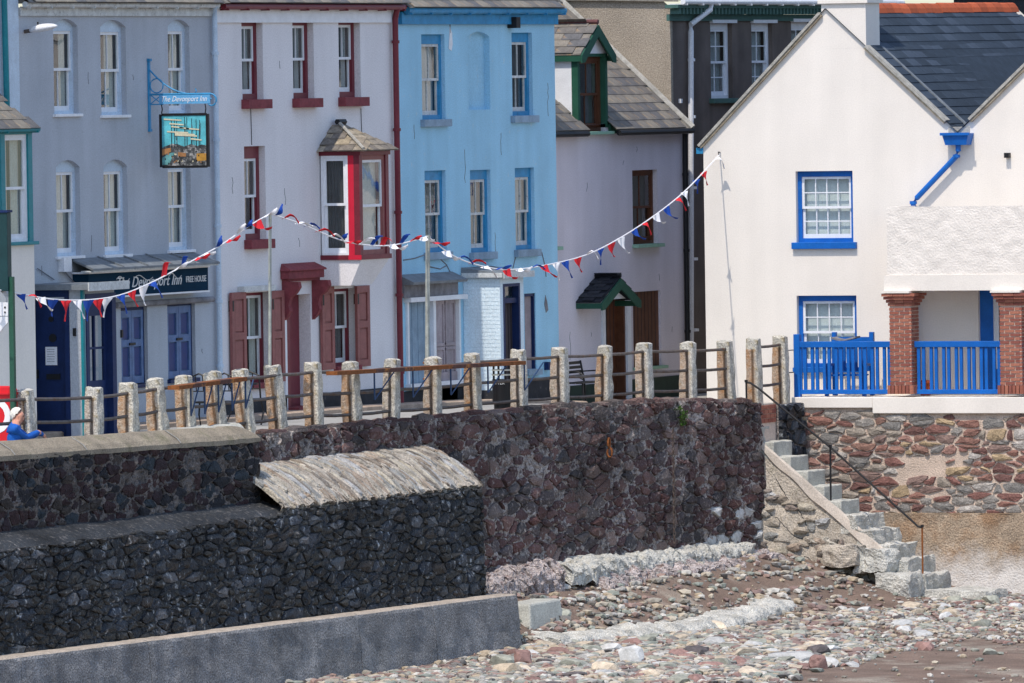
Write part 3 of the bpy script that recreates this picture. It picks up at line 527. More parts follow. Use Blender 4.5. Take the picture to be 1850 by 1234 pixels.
# door hood
yh0 = onX(506, 490, 0).y; XH = onY(522, 490, yh0).x; yh1 = onX(586, 490, XH).y; zh0, zh1 = onX(550, 503, XH).z, onX(550, 486, XH).z
hd = MB(T); hd.box(yh0 + .06, yh1 - .06, .003, XH - .06, zh0 - .05, zh0); hd.box(yh0, yh1, .003, XH, zh0, zh1 - .03); hd.hexa([(yh0 - .03, .003, zh1 - .03), (yh1 + .03, .003, zh1 - .03), (yh1 + .03, XH + .04, zh1 - .03), (yh0 - .03, XH + .04, zh1 - .03), (yh0 + .05, .003, zh1 + .12), (yh1 - .05, .003, zh1 + .12), (yh1 + .03, XH + .04, zh1 + .0), (yh0 - .03, XH + .04, zh1 + .0)])
hd = hd.build('door_hood', 'maroon_stone', t, bevel=.01)
for y in (yh0 + .06, yh1 - .2):
    prof = [(.003, 0), (.34, 0), (.36, -.1), (.28, -.22), (.17, -.3), (.13, -.45), (.16, -.55), (.1, -.66), (.003, -.75)]
    MB(T).prism([(y, b, zh0 - .05 + z) for b, z in prof], (.13, 0, 0)).build('bracket', 'maroon_stone', hd)
# bay window
Tf, Ts = rowT(XBY), seaT(ybay); z0, z1 = onX(680, 462, XBY).z, onX(680, 275, XBY).z; xw = lambda px: onY(px, 370, ybay).x
bb = MB(Tf); bb.box(ybay - .02, yb1 + .03, -XBY + .003, .03, z0 - .06, z0 + .03); bb.box(ybay - .02, yb1 + .03, -XBY + .003, .03, z1 - .05, z1 + .03)
bb.box(ybay, ybay + .12, -.12, 0, z0 + .03, z1 - .05); bb.box(yb1 - .14, yb1, -.2, 0, z0 + .03, z1 - .05); bb.box(yb1 - .1, yb1, -XBY + .003, -.2, z0 + .03, z1 - .05); bay = bb.build('bay_window', 'maroon_paint', t)
MB(Ts).box(xw(629), XBY - .002, -.12, -.001, z0 + .03, z1 - .05).build('corner_panel', 'bright_red', bay)
MB(Ts).box(xw(629), XBY + .028, .021, .024, z0 - .06, z0 + .03).build('corner_panel', 'bright_red', bay)
window(t, Ts, (.03, xw(629), z0 + .03, z1 - .05, .0), fm='white_paint', fw=.05, top=(1, 1), bot=(1, 1), cur='f', cm='dark_curtain', split=.51, back=False)
window(t, Tf, (ybay + .12, yb1 - .14, z0 + .03, z1 - .05, .03), fm='shutter_paint', sm='white_paint', fw=.09, top=(1, 1), bot=(1, 1), cur='f', split=.49, back=False)
MB(Tf).add([(ybay + .02, 0, z0 - .06), (yb1 - .02, 0, z0 - .06), (yb1 - .02, -XBY + .003, z0 - .06), (ybay + .02, -XBY + .003, z0 - .06), (ybay + .02, -.22, z0 - .55), (yb1 - .3, -.25, z0 - .55), (yb1 - .3, -XBY + .003, z0 - .55), (ybay + .02, -XBY + .003, z0 - .55)], [(0, 1, 5, 4), (1, 2, 6, 5), (2, 3, 7, 6), (3, 0, 4, 7), (4, 5, 6, 7)]).build('bay_corbel', 'maroon_render', t)
zr0, zr1 = z1 + .03, onX(616, 226, .3).z
lo = [(ybay - .14, .16, zr0), (yb1 + .14, .16, zr0), (yb1 + .14, -XBY + .003, zr0), (ybay - .14, -XBY + .003, zr0)]; hi = [(ybay + .62, -XBY + .14, zr1), (yb1 - .55, -XBY + .14, zr1), (yb1 - .55, -XBY + .003, zr1), (ybay + .62, -XBY + .003, zr1)]
br_ = MB(Tf).add(lo + hi, [(0, 1, 5, 4), (1, 2, 6, 5), (3, 0, 4, 7), (4, 5, 6, 7), (0, 3, 2, 1)]).build('bay_roof', 'slate_lichen', t)
W3 = [Vector(Tf(*p)) for p in lo + hi]
e = W3[4] - W3[0]; e.y = 0; slates(t, br_, W3[0], (0, 1, 0), e, yb1 - ybay + .28, e.length, .3, .2, 'slate_lichen', keep=lambda p: W3[0].y + (p.z - zr0) / (zr1 - zr0) * .72 < p.y < W3[1].y - (p.z - zr0) / (zr1 - zr0) * .7)
e = W3[4] - W3[0]; e.x = 0; slates(t, br_, W3[3], (1, 0, 0), e, XBY + .16, e.length, .3, .2, 'slate_lichen', keep=lambda p: p.x < XBY + .16 - (p.z - zr0) / (zr1 - zr0) * (XBY + .02))
MB().tube([tuple(W3[0] + Vector((0, 0, .05))), tuple(W3[4] + Vector((0, 0, .06)))], .032, 6).build('hip_tile', 'mortar_verge', br_); MB().tube([tuple(W3[4] + Vector((0, -.06, .06))), tuple(W3[5] + Vector((0, .06, .06)))], .06, 6).build('ridge_tile', 'black_iron', br_)
MB(T).box(a_0 + .05, a_1 - .05, .003, .05, zt - .22, zt + .05).build('eaves_board', 'white_paint', t); row_roof(t, 0, a_0, a_1, zt + .14, math.radians(38), 7, 'slate_old'); gutter(t, 0, a_0 + .1, a_1, zt + .08, 'maroon_paint')
yp = onX(718, 300, .1).y; pipe(t, [(.16, yp, zt + .1), (.1, yp, zt - .15), (.1, yp, roadz(yp))], .058, 'maroon_paint', [(.1, yp, z) for z in (7, 5.3, 3.7, 2.1, .6)])
for p, q in ((a_0 + .1, DR[0] - .05), (DR[1] + .05, a_1)): MB(T).box(p, q, .003, .03, -.3, roadz(-2) + .34).build('plinth', 'plinth_dark', t)
for px in (453, 652): y = onX(px, 200, .01).y; MB(T).tube([(y, .012, onX(px, 196, 0).z), (y + .02, .012, onX(px, 262 if px < 500 else 240, 0).z)], .007, 4).build('wire', 'black_iron', t)
# ---------------------------------------------------------------- blue house
t = blu = thing('terraced_house', 'weathered sky blue house with a boarded shopfront and a brick porch', 'house', (0, (Yr1 + Yb1) / 2, roadz(5)))
zt = onX(865, 33, 0).z; a_0, a_1 = Yr1, Yb1; D = .08
H = [(*rX(*r, 0), D) for r in [(762, 804, 62, 216), (925, 962, 59, 209), (768, 806, 308, 456), (850, 887, 307, 456), (931, 966, 303, 451)]]
NI = (*rX(846, 885, 57, 198, 0), .12, .1); SHP = (*rX(733, 829, 543, 690, 0), .1); RW = (*rX(948, 968, 530, 667, 0), .1)
wall_mb(T, a_0, a_1, -.6, zt, H + [NI, SHP, RW]).build('wall', 'blue_render', t); shell(t, T, a_0, a_1, 7, -.6, zt, 'dark_room')
MB().poly([(0, a_1, -.6), (-7, a_1, -.6), (-7, a_1, zt), (0, a_1, zt)]).build('end_wall', 'blue_render', t)
MB(T).box(NI[0], NI[1], -.14, -.12, NI[2], NI[3]).build('blind_window', 'blue_render', t)
for i, h in enumerate(H): window(t, T, h, fm='mid_blue', sm='old_white_paint', fw=.09, head=.1, top=(2, 1), bot=(2, 1), cur='f', cm='dark_curtain' if i in (1, 2, 3) else 'net_curtain', sill=(.1, .1, .14, 'blue_board'))
MB(T).box(a_0 + .05, a_1, .003, .09, zt - .12, zt + .12).build('eaves_board', 'mid_blue', t); row_roof(t, 0, a_0, a_1 + .05, zt + .2, math.radians(36), 7, 'slate_old', .28); gutter(t, 0, a_0 + .1, a_1 + .12, zt + .15, 'mid_blue', .07, .17)
p = onX(920, 40, 0); MB(T).box(p.y - .1, p.y + .1, .003, .2, p.z - .12, p.z + .1).build('alarm_box', 'black_iron', t)
# boarded shop front
a0, a1, z0, z1, d = SHP; am = onX(782, 610, 0).y
sf = MB(T).box(a0, a0 + .08, -.1, .05, z0, z1).box(a1 - .08, a1, -.1, .05, z0, z1).box(am - .06, am + .06, -.1, .05, z0, z1).box(a0 - .08, a1 + .12, -.1, .16, z1, z1 + .09).box(a0 - .05, a1 + .1, -.1, .12, z0 - .12, z0).build('shopfront', 'white_paint', t)
MB(T).box(a0 + .08, am - .06, -.08, -.03, z0, z1).build('board', 'blue_board', sf)
n = 3
for k in range(1, n + 1): a = lerp(a0 + .08, am - .06, k / (n + 1)); MB(T).box(a - .012, a + .012, -.03, -.02, z0, z1).build('batten', 'blue_board', sf)
bd_ = MB(T).box(am + .06, a1 - .08, -.08, -.03, z0, z1).build('board', 'bare_board', sf)
for i in range(2):
    for zz in ((.03, .4), (.45, .97)):
        p, q = lerp(am + .06, a1 - .08, .06 + .47 * i), lerp(am + .06, a1 - .08, .47 + .47 * i)
        f_ = MB(T)
        for e in (p, q - .05): f_.box(e, e + .05, -.03, -.005, lerp(z0, z1, zz[0]), lerp(z0, z1, zz[1]))
        for e in zz: f_.box(p, q, -.03, -.006, lerp(z0, z1, e) - .03, lerp(z0, z1, e) + .03)
        f_.build('panel_frame', 'bare_board', sf)
a0, a1, z0, z1 = rX(728, 824, 512, 541, .1); z0 = SHP[3] + .092; MB(T).box(a0, a1 + .04, .003, .13, z0, z1).build('fascia', 'grey_board', sf); MB(T).hexa([(a0 - .02, .003, z1), (a1 + .05, .003, z1), (a1 + .05, .32, z1), (a0 - .02, .32, z1), (a0 - .02, .003, z1 + .2), (a1 + .05, .003, z1 + .2), (a1 + .05, .34, z1 + .05), (a0 - .02, .34, z1 + .05)]).build('hood', 'lead', sf)
a0, a1, z0, z1 = rX(788, 825, 672, 712, .01); MB(T).box(a0, a1, .003, .03, z0 - .2, z1).build('patch', 'bare_board', t)
cr = MB(T)   # cracks and cable above the shopfront
for pts in (((795, 468), (806, 478), (812, 490), (822, 500)), ((776, 482), (795, 486), (806, 480)), ((934, 452), (930, 468), (926, 485)), ((978, 455), (984, 480), (986, 500)), ((812, 35), (813, 60)), ((728, 470), (748, 467), (768, 460))):
    cr.tube([(onX(*p, 0).y, .006, onX(*p, 0).z) for p in pts], .012, 4)
cr.build('crack', 'grey_board', t)
pz = [onX(812 + dx, y, 0) for dx, y in ((0, 48), (4, 60), (5, 80), (3, 92), (-2, 88), (-1, 70))]; MB(T).prism([(p.y, .003, p.z) for p in pz], (0, .008, 0)).build('plaster_patch', 'white_paint', t)
pz = [onX(985 + dx, y, 0) for dx, y in ((0, 533), (3, 545), (5, 560), (1, 565), (-2, 550))]; MB(T).prism([(p.y, .003, p.z) for p in pz], (0, .006, 0)).build('plaster_patch', 'grey_board', t)
MB(T).box(RW[0], RW[1], -.14, -.08, RW[2], RW[3]).build('window_board', 'bare_board', t); f_ = MB(T)
for p, q, r, s in ((RW[0], RW[0] + .05, RW[2], RW[3]), (RW[1] - .05, RW[1], RW[2], RW[3]), (RW[0], RW[1], RW[3] - .06, RW[3])): f_.box(p, q, -.08, -.02, r, s)
f_.build('window_frame', 'navy_paint', t); MB(T).box(RW[0] - .05, RW[1] + .1, .003, .1, RW[2] - .12, RW[2]).build('sill', 'blue_board', t)
# porch
y0 = onX(838, 600, 0).y; XP = onY(905, 600, y0).x; y1 = onX(947, 610, XP).y; zp = onX(920, 500, XP).z; zg = -.6; Tf, Ts = rowT(XP), seaT(y0)
MB(Ts).box(.003, XP - .002, -.12, 0, zg, zp).build('porch_wall', 'porch_white_render', t)
bk = MB(Ts); zz = .08; r = 0
while zz < zp - .06:
    x = -.1 + (.11 if r % 2 else 0)
    while x < XP: bk.box(max(.004, x + .006), min(XP - .004, x + .216), 0, .009, zz, zz + .066); x += .225
    zz += .075; r += 1
bk.v = bk.v; bk = bk.build('brickwork', 'porch_white_render', t); bk['kind'] = 'stuff'
q0, q1 = onX(910, 620, XP).y, onX(940, 620, XP).y; zd = onX(925, 512, XP).z; zt2 = onX(925, 540, XP).z
wall_mb(Tf, y0, y1, zg, zp, [(q0, q1, zg, zd, .14)]).build('porch_front_wall', 'porch_white_render', t); MB().poly([(.003, y1, zg), (XP, y1, zg), (XP, y1, zp), (.003, y1, zp)]).build('porch_wall', 'porch_white_render', t)
dr = MB(Tf).box(q0, q1, -.2, -.14, zg, zt2 - .08).build('door', 'dark_door', t); fr_ = MB(Tf).box(q0, q0 + .07, -.14, .012, zg, zd).box(q1 - .07, q1, -.14, .012, zg, zd).box(q0 + .07, q1 - .07, -.14, -.03, zt2 - .08, zt2 + .02).box(q0 + .07, q1 - .07, -.14, .01, zd - .06, zd).build('door_frame', 'navy_paint', dr)
MB(Tf).poly([(q0 + .07, -.1, zt2 + .02), (q1 - .07, -.1, zt2 + .02), (q1 - .07, -.1, zd - .06), (q0 + .07, -.1, zd - .06)]).build('pane', 'glass', dr)
for k in range(1, 6): a = lerp(q0, q1, k / 6); MB(Tf).box(a - .006, a + .006, -.14, -.132, zg, zt2 - .1).build('board_joint', 'black_iron', dr)
MB(Tf).hexa([(y0 - .1, .12, zp), (y1 + .22, .12, zp), (y1 + .22, -XP + .003, zp), (y0 - .1, -XP + .003, zp), (y0 - .1, .12, zp + .07), (y1 + .22, .12, zp + .07), (y1 + .22, -XP + .003, zp + .2), (y0 - .1, -XP + .003, zp + .2)]).build('porch_roof', 'lead', t); MB(Tf).box(y0 - .12, y1 + .24, .12, .145, zp - .02, zp + .1).build('porch_fascia', 'old_white_paint', t)
MB(Ts).box(.02, XP + .1, .1, .125, zp + .0, zp + .09).build('porch_fascia', 'old_white_paint', t)
for a, b, X in ((y1, a_1, 0), (a_0, y0, 0)): MB(rowT(X)).box(a + .01, b - .01, .003, .03, -.6, roadz(6) + .38).build('plinth', 'plinth_dark', t)
MB(Ts).box(.04, XP - .03, .01, .03, -.6, roadz(5) + .25).build('plinth', 'plinth_dark', t)
for px in (985,): p = onX(px, 663, 0); MB(T).box(p.y - .06, p.y + .06, .003, .1, p.z - .06, p.z + .1).build('meter_box', 'navy_paint', t)
# ---------------------------------------------------------------- green trimmed house
XG = -.6; Yg0, Yg1 = a_1 - .02, onX(1234, 400, XG).y; T = rowT(XG); zt = onX(1170, 222, XG).z
t = grn = thing('terraced_house', 'lilac white cottage with green trim, gabled dormer and slate door hood', 'house', (XG, (Yg0 + Yg1) / 2, roadz(15)))
W1 = (*rX(1143, 1188, 307, 441, XG), .1); DR = rX(1091, 1130, 534, 728, XG); DR = (DR[0], DR[1], -.7, DR[3], .18); BW = (*rX(1144, 1194, 526, 662, XG), .05)
DM = rX(1043, 1096, 98, 238, XG); DMH = (DM[0] + .1, DM[1] - .1, DM[2], DM[3] - .05, .1)
W0 = (*rX(950, 1004, 320, 447, XG), .1)
wall_mb(T, Yg0 - .5, Yg1, -.7, zt, [W1, DR, BW, W0, (DMH[0], DMH[1], DM[2], zt, .1)]).build('wall', 'lilac_render', t); shell(t, T, Yg0, Yg1, 6.8, -.7, zt, 'dark_room')
fr = window(t, T, W1, fm='brown_wood', fw=.07, top=(2, 1), bot=(2, 1), sill=(.05, .14, .07, 'sill_green'), cur='f', cm='dark_curtain'); window(t, T, W0, fm='brown_wood', fw=.07, sill=(.05, .14, .07, 'sill_green'))
window(t, T, DMH, fm='brown_wood', fw=.09, top=(2, 1), bot=(2, 1), sill=(.12, .16, .06, 'sill_green'), cur='r', frac=.35, cm='dark_curtain')
dr = MB(T).box(DR[0], DR[1], -.24, -.18, -.7, DR[3]).build('door', 'brown_wood', t); MB(T).box(DR[0], DR[0] + .06, -.18, .0, -.7, DR[3]).box(DR[1] - .06, DR[1], -.18, 0, -.7, DR[3]).build('door_frame', 'brown_wood', dr)
for k in range(1, 6): a = lerp(DR[0], DR[1], k / 6); MB(T).box(a - .008, a + .008, -.18, -.172, .62, DR[3] - .1).build('board_joint', 'dark_door', dr)
MB(T).box(DR[0] - .14, DR[0], .003, .05, -.6, DR[3] + .05).box(DR[1], DR[1] + .22, .003, .05, -.6, DR[3] + .05).build('door_surround', 'white_paint', t)
b_ = MB(T).box(BW[0], BW[1], -.08, -.05, BW[2], BW[3]).build('boarded_window', 'brown_wood', t)
for k in range(1, 8): a = lerp(BW[0], BW[1], k / 8); MB(T).box(a - .007, a + .007, -.05, -.044, BW[2], BW[3]).build('board_joint', 'dark_door', b_)
MB(T).box(BW[0] - .05, BW[1] + .1, -.05, .12, BW[2] - .06, BW[2]).build('sill', 'sill_green', b_)
MB(T).box(DR[1] + .3, Yg1 - .05, .003, .03, -.7, roadz(16) + .42).build('plinth', 'plinth_green', t); MB(T).box(Yg0 + .1, DR[0] - .2, .003, .03, -.7, roadz(13) + .38).build('plinth', 'plinth_green', t)
# hood over the door
hp = onX(1120, 488, XG); a0h, a1h = onX(1040, 543, XG).y, onX(1110, 537, XG).y
XHd = onY(1085, 545, a0h).x - XG; ap = onX(1120, 500, XG + XHd)
gable_hood(t, T, a0h, 2 * ap.y - a0h, .003, XHd, onX(1040, 545, XG).z, ap.z, 'slate_dark', 'green_paint', .15)
MB(T).prism([(a0h + .45, XHd - .15, onX(1040, 545, XG).z + .02), (2 * ap.y - a0h - .45, XHd - .15, onX(1040, 545, XG).z + .02), (ap.y, XHd - .15, ap.z - .25)], (0, .02, 0)).build('hood_gable', 'white_paint', t)
# roof, dormer
ze = zt + .08; PI_ = math.radians(43)
r = MB(); c, s = math.cos(PI_), math.sin(PI_)
Lr = 5.0; ov = .22
[r.poly([(XG + o_, p_, ze - o_ * s / c), (XG + o_, q_, ze - o_ * s / c), (XG - Lr * c, q_, ze + Lr * s), (XG - Lr * c, p_, ze + Lr * s)]) for p_, q_, o_ in ((Yg0 - .4, DM[0] + .03, ov), (DM[0] + .03, DM[1] - .03, -1.9), (DM[1] - .03, Yg1, ov))]; r.poly([(XG - Lr * c, Yg1, ze + Lr * s), (XG - Lr * c, Yg0 - .4, ze + Lr * s), (XG - 2 * Lr * c, Yg0 - .4, ze), (XG - 2 * Lr * c, Yg1, ze)]); rf = r.build('roof', 'slate_old', t)
dmx = lambda p: DM[0] - .12 < p.y < DM[1] + .12 and p.z < DM[3] + .15
slates(t, rf, (XG + ov, Yg0 - .4, ze - ov * s / c), (0, 1, 0), (-c, 0, s), Yg1 - Yg0 + .3, Lr, .48, .26, 'slate_old', keep=lambda p: not dmx(p))
MB().tube([(XG + ov + .05, Yg1 - .05, ze - ov * s / c), (XG - Lr * c, Yg1 - .05, ze + Lr * s)], .075, 8).build('verge', 'mortar_verge', rf)
for p, q in ((Yg0 - .3, DM[0] - .05), (DM[1] + .05, Yg1)):
    MB(T).box(p, q, .003, .06, zt - .2, zt + .0).build('eaves_board', 'green_paint', t); MB(T).tube([(p, ov + .02, ze - ov * s / c - .06), (q, ov + .02, ze - ov * s / c - .06)], .06, 8).build('gutter', 'black_iron', t)
zde = onX(1043, 97, XG).z; dap = onX(1079, 42, XG + .12); a0d = onX(1043, 97, XG).y - .12; a1d = 2 * dap.y - a0d
MB(T).prism([(DM[0], -2.6, ze - .1), (DM[0], -2.6, zde), (DM[0], -.0, zde), (DM[0], 0, ze - .1)], (.06, 0, 0)).build('dormer_cheek', 'white_paint', t); MB(T).prism([(DM[1] - .06, -2.6, ze - .1), (DM[1] - .06, -2.6, zde), (DM[1] - .06, -.0, zde), (DM[1] - .06, 0, ze - .1)], (.06, 0, 0)).build('dormer_cheek', 'white_paint', t)
MB(T).box(DM[0] - .01, DM[0] + .1, -.12, .02, ze - .15, zde).box(DM[1] - .1, DM[1] + .01, -.12, .02, ze - .15, zde).box(DM[0] + .1, DM[1] - .1, -.1, .01, DMH[3], zde).build('dormer_frame', 'green_paint', t)
MB(T).prism([(DM[0], 0, zde), (DM[1], 0, zde), (dap.y, 0, dap.z - .1)], (0, -.05, 0)).build('dormer_gable', 'white_paint', t)
gable_hood(t, T, a0d, a1d, -3.2, .12, zde, dap.z, 'slate_old', 'green_paint', .16, sl=(.42, .24))
yp = Yg1 - .03; pipe(t, [(XG + .08, yp, zt), (XG + .08, yp, roadz(16))], .05, 'black_iron', [(XG + .08, yp, z) for z in (4.2, 2.6, .9)])
rs = random.Random(12)     # hairline cracks and small scars in the painted fronts
for root_, X_, lst in ((inn, 0, ((75, 480, 18), (160, 130, 22), (240, 135, 10), (165, 425, 30), (365, 630, 8))), (mar, 0, ((420, 320, 30), (505, 110, 14), (515, 340, 30), (540, 430, 16), (690, 420, 60), (497, 520, 90))), (blu, 0, ((748, 225, 26), (840, 270, 60), (905, 240, 40), (990, 150, 60), (895, 420, 40))), (grn, XG, ((1150, 265, 10), (1126, 290, 8), (1060, 330, 16), (1068, 600, 8), (1215, 590, 10), (1190, 495, 12), (1030, 600, 50)))):
    for x, y, ln in lst:
        n = max(2, int(ln / 8)); P_ = [onX(x + rs.uniform(-1.2, 1.2), y + ln * i / n, X_) for i in range(n + 1)]; MB().tube([(X_ + .002, p.y, p.z) for p in P_], .006, 4).build('crack', 'grey_board', root_)
# ---------------------------------------------------------------- brown house
XR = -.85; YB0, YB1 = Yg1 + .05, Yg1 + 13; T = rowT(XR); zt = onX(1350, 38, XR).z
t = brn = thing('terraced_house', 'tall dark brown rendered house with tan roughcast gable and dentil cornice', 'house', (XR, (YB0 + YB1) / 2, roadz(20)))
H = [(*rX(*r, XR), .1) for r in [(1284, 1323, 40, 178), (1358, 1396, 40, 176), (1430, 1467, 38, 174)]]
wall_mb(T, YB0, YB1, -.8, zt, H).build('wall', 'brown_render', t); shell(t, T, YB0, YB1, 8, -.8, zt, 'dark_room')
for h in H: window(t, T, h, fm='white_paint', fw=.07, top=(2, 2), bot=(2, 2), sill=(.12, .12, .1, 'sage_paint'), cur='lf', frac=.3, cm='net_curtain', head=.08)
for h in H: MB(T).box(h[0] - .04, h[1] + .12, .003, .08, h[3] - .02, h[3] + .05).build('lintel', 'white_paint', t)
mb = MB(); mb.poly([(XR, YB0, -.8), (XR - 8, YB0, -.8), (XR - 8, YB0, zt + .3), (XR - 4, YB0, zt + 3.6), (XR, YB0, zt + .3)]); mb.build('gable_wall', 'roughcast_tan', t)
MB(T).box(YB0 - .02, YB0 + .1, -.1, .012, 4.5, zt).build('quoin', 'roughcast_tan', t)
co_ = MB(T).box(YB0 - .2, YB1, .003, .07, zt, zt + .14).box(YB0 - .28, YB1, .003, .3, zt + .27, zt + .34).build('cornice', 'sage_paint', t)
k = 0; y = YB0 - .1; dm_ = meshdata('dentil', MB().box(0, .22, -.045, .045, 0, .125), 'sage_paint')
while y < YB1 - 3: inst('dentil', dm_, co_, Matrix.Translation((XR + .06, y, zt + .142))); y += .2
row_roof(t, XR, YB0 - .1, YB1, zt + .42, math.radians(36), 8, 'slate_old', .3); gutter(t, XR, YB0 - .15, YB1, zt + .40, 'pvc_white', .06, .36)
p0 = onX(1286, 16, XR + .36); p1 = onX(1248, 44, XR + .1)
pipe(t, [(XR + .36, p0.y, zt + .38), (XR + .33, p0.y, zt + .24), (XR + .1, p1.y, p1.z), (XR + .1, p1.y, p1.z - .15), (XR + .1, onX(1247, 600, XR + .1).y, -.4)], .06, 'pvc_white', [(XR + .1, p1.y, z) for z in (6.6, 5.4, 3.9, 2.4, .9)])
p = onX(1227, 182, XR); MB(T).box(p.y - .04, p.y + .04, .003, .06, p.z - .05, p.z + .04).build('vent', 'pvc_white', t)
# ================================================================== white house (faces the camera side, -Y) with terrace and veranda
YW, YT = 12.8, 11.4; T = seaT(YW)
XL = onY(1274, 500, YW).x; zev = onY(1270, 260, YW).z; pa = onY(1492, 17, YW); pv = onY(1731, 240, YW); XW2 = 13.2; pa2 = Vector((2 * pv.x - pa.x, YW, pa.z))
t = wh = thing('white_house', 'bright white double gabled house with blue windows and a slate roof', 'house', (XL + 3, YW, roadz(13)))
UW = (*rY(1438, 1541, 309, 438, YW), .12); LW = (*rY(1440, 1548, 534, 664, YW), .12); VD = rY(1768, 1838, 512, 712, YW); VD = (*VD, .14)
mb = wall_mb(T, XL, XW2, -.8, zev, [UW, LW, VD])
mb.poly([(XL, 0, zev), (pv.x, 0, zev), (pv.x, 0, pv.z), (pa.x, 0, pa.z)]); mb.poly([(pv.x, 0, zev), (XW2, 0, zev), (XW2, 0, pa2.z - .2), (pa2.x, 0, pa2.z), (pv.x, 0, pv.z)]); mb.build('wall', 'white_render', t)
mb = MB(); mb.poly([(XL, YW + .2, -.8), (XL, YW + 11.5, -.8), (XL, YW + 11.5, zev), (XL, YW + .2, zev)]).poly([(XL, YW + .003, -.8), (XL, YW + .2, -.8), (XL, YW + .2, zev), (XL, YW + .003, zev)]).poly([(XL, YW + 11.5, -.8), (XW2, YW + 11.5, -.8), (XW2, YW + 11.5, zev), (XL, YW + 11.5, zev)]).poly([(XW2, YW, -.8), (XW2, YW + 11.5, -.8), (XW2, YW + 11.5, zev), (XW2, YW, zev)])
mb.poly([(XL, YW + 11.5, zev), (pv.x, YW + 11.5, pv.z), (pa.x, YW + 11.5, pa.z)]); mb.build('rear_wall', 'white_render', t)
for z in (2.2, 4.75): MB().poly([(XL, YW + .23, z), (XW2, YW + .23, z), (XW2, YW + 11, z), (XL, YW + 11, z)]).build('floor', 'dark_room', t)
for W in (UW, LW): window(t, T, W, fm='house_blue', sm='white_paint', fw=.085, top=(4, 2), bot=(4, 2), sill=(.08, .09, .13, 'house_blue') if W is UW else (.08, .08, .1, 'house_blue'), blind=.97, cm='white_paint', head=.03)
MB(T).box(VD[0], VD[0] + .28, -.2, -.1, VD[2], VD[3]).box(VD[0] + .28, VD[1], -.2, -.1, VD[3] - .12, VD[3]).box(VD[0] + .28, VD[1], -.2, -.1, VD[2], VD[2] + .5).build('door_frame', 'house_blue', t)
fr = MB(T).box(VD[0] + .28, VD[0] + .33, -.19, -.12, VD[2] + .5, VD[3] - .12).build('window', 'white_paint', t); sash(T, VD[0] + .33, VD[1], VD[2] + .5, VD[3] - .12, -.13, 'white_paint', fr, 2, 3, st=.06)
# roof: left gable with its slate slope towards the sea side, second gable beyond the valley
Yr = YW - .06; Ye_ = onX(1826, 10, pa.x).y; zre = onX(1826, 14, pa.x).z
mb = MB(); mb.poly([(pa.x, Yr, pa.z + .02), (pv.x + .02, Yr, pv.z), (pv.x + .02, Ye_, pv.z + .1), (pa.x, Ye_, zre)]); mb.poly([(pa.x, Yr, pa.z + .02), (XL - .12, Yr, zev - .1), (XL - .12, Ye_, zev), (pa.x, Ye_, zre)]); rf = mb.build('roof', 'slate_roof', t)
mb = MB(); mb.poly([(pa2.x, Yr, pa2.z + .02), (pv.x - .02, Yr, pv.z), (pv.x - .02, Ye_, pv.z + .1), (pa2.x, Ye_, zre)]); mb.poly([(pa2.x, Yr, pa2.z + .02), (XW2 + .2, Yr, pa2.z - .5), (XW2 + .2, Ye_, pa2.z - .5), (pa2.x, Ye_, zre)]); mb.build('roof', 'slate_roof', t)
es = Vector((pa.x - pv.x, 0, pa.z - pv.z)); ea = Vector((0, Ye_ - Yr, (zre - pa.z) * .8)).normalized()
slates(t, rf, Vector((pv.x, Yr + .02, pv.z)), ea, es, Ye_ - Yr, es.length - .05, .56, es.length / 15.2, 'slate_roof', keep=lambda p: proj(p)[1] < 250 and (proj(p)[0] < 1762 or proj(p)[1] < 250 - .8 * (proj(p)[0] - 1762)) and not (p.y < YW + .8 and 4.3 < p.x < 5.5), th=.016)
rid = meshdata('ridge_tile', MB().prism([(-.15, 0, -.13), (-.11, 0, -.03), (-.05, 0, .05), (0, 0, .075), (.05, 0, .05), (.11, 0, -.03), (.15, 0, -.13), (.12, 0, -.13), (0, 0, .03), (-.12, 0, -.13)], (0, .46, 0)), 'terracotta')
y = YW + .8
while y < Ye_ - .3:
    u = (y - Yr) / (Ye_ - Yr); M = Matrix.Translation((pa.x, y, lerp(pa.z, zre, u) + .04 + random.uniform(-.008, .008))); inst('ridge_tile', rid, rf, M); y += .47
def verge(p, q, nm='verge'):
    d = (q - p); n = Vector((-d.z, 0, d.x)).normalized() * (1 if d.x > 0 else -1); mb = MB()
    a = [p, q, q + n * .055, p + n * .055]; mb.prism([(v.x, YW - .10, v.z) for v in a], (0, .22, 0)).build(nm, 'mortar_verge', rf)
    a = [p - n * .045, q - n * .045, q - n * .005, p - n * .005]; MB().prism([(v.x, YW - .075, v.z) for v in a], (0, .074, 0)).build('verge_slate', 'slate_lichen', rf)
ch = rY(1484, 1564, -40, 92, YW); kl = (pa.z - zev) / (pa.x - XL); kr = (pa.z - pv.z) / (pv.x - pa.x); verge(Vector((XL - .06, 0, zev - .06)), Vector((ch[0], 0, zev + kl * (ch[0] - XL)))); verge(Vector((ch[1], 0, pv.z + kr * (pv.x - ch[1]))), Vector((pv.x - .25, 0, pv.z + kr * .25))); verge(Vector((pv.x + .28, 0, pv.z + .25)), Vector((pa2.x, 0, pa2.z)))
fl = Vector((pa.x + .9, YW + .75, pa.z - .80)); fe = Vector((pv.x - .12, YW + .75, pv.z + .14)); MB().prism([tuple(fl), tuple(fe), tuple(fe + Vector((0, .11, 0))), tuple(fl + Vector((0, .11, 0)))], (.02, 0, .03)).build('flashing', 'lead', rf)
ch = rY(1484, 1564, -40, 92, YW); MB().box(ch[0], ch[1], YW - .0015, YW + .78, ch[2] + .05, 9.2).build('chimney', 'white_render', t)
MB().box(ch[0] - .06, ch[1] + .06, YW - .06, YW + .84, onY(1520, 6, YW).z, onY(1520, -3, YW).z).build('chimney_band', 'white_render', t)
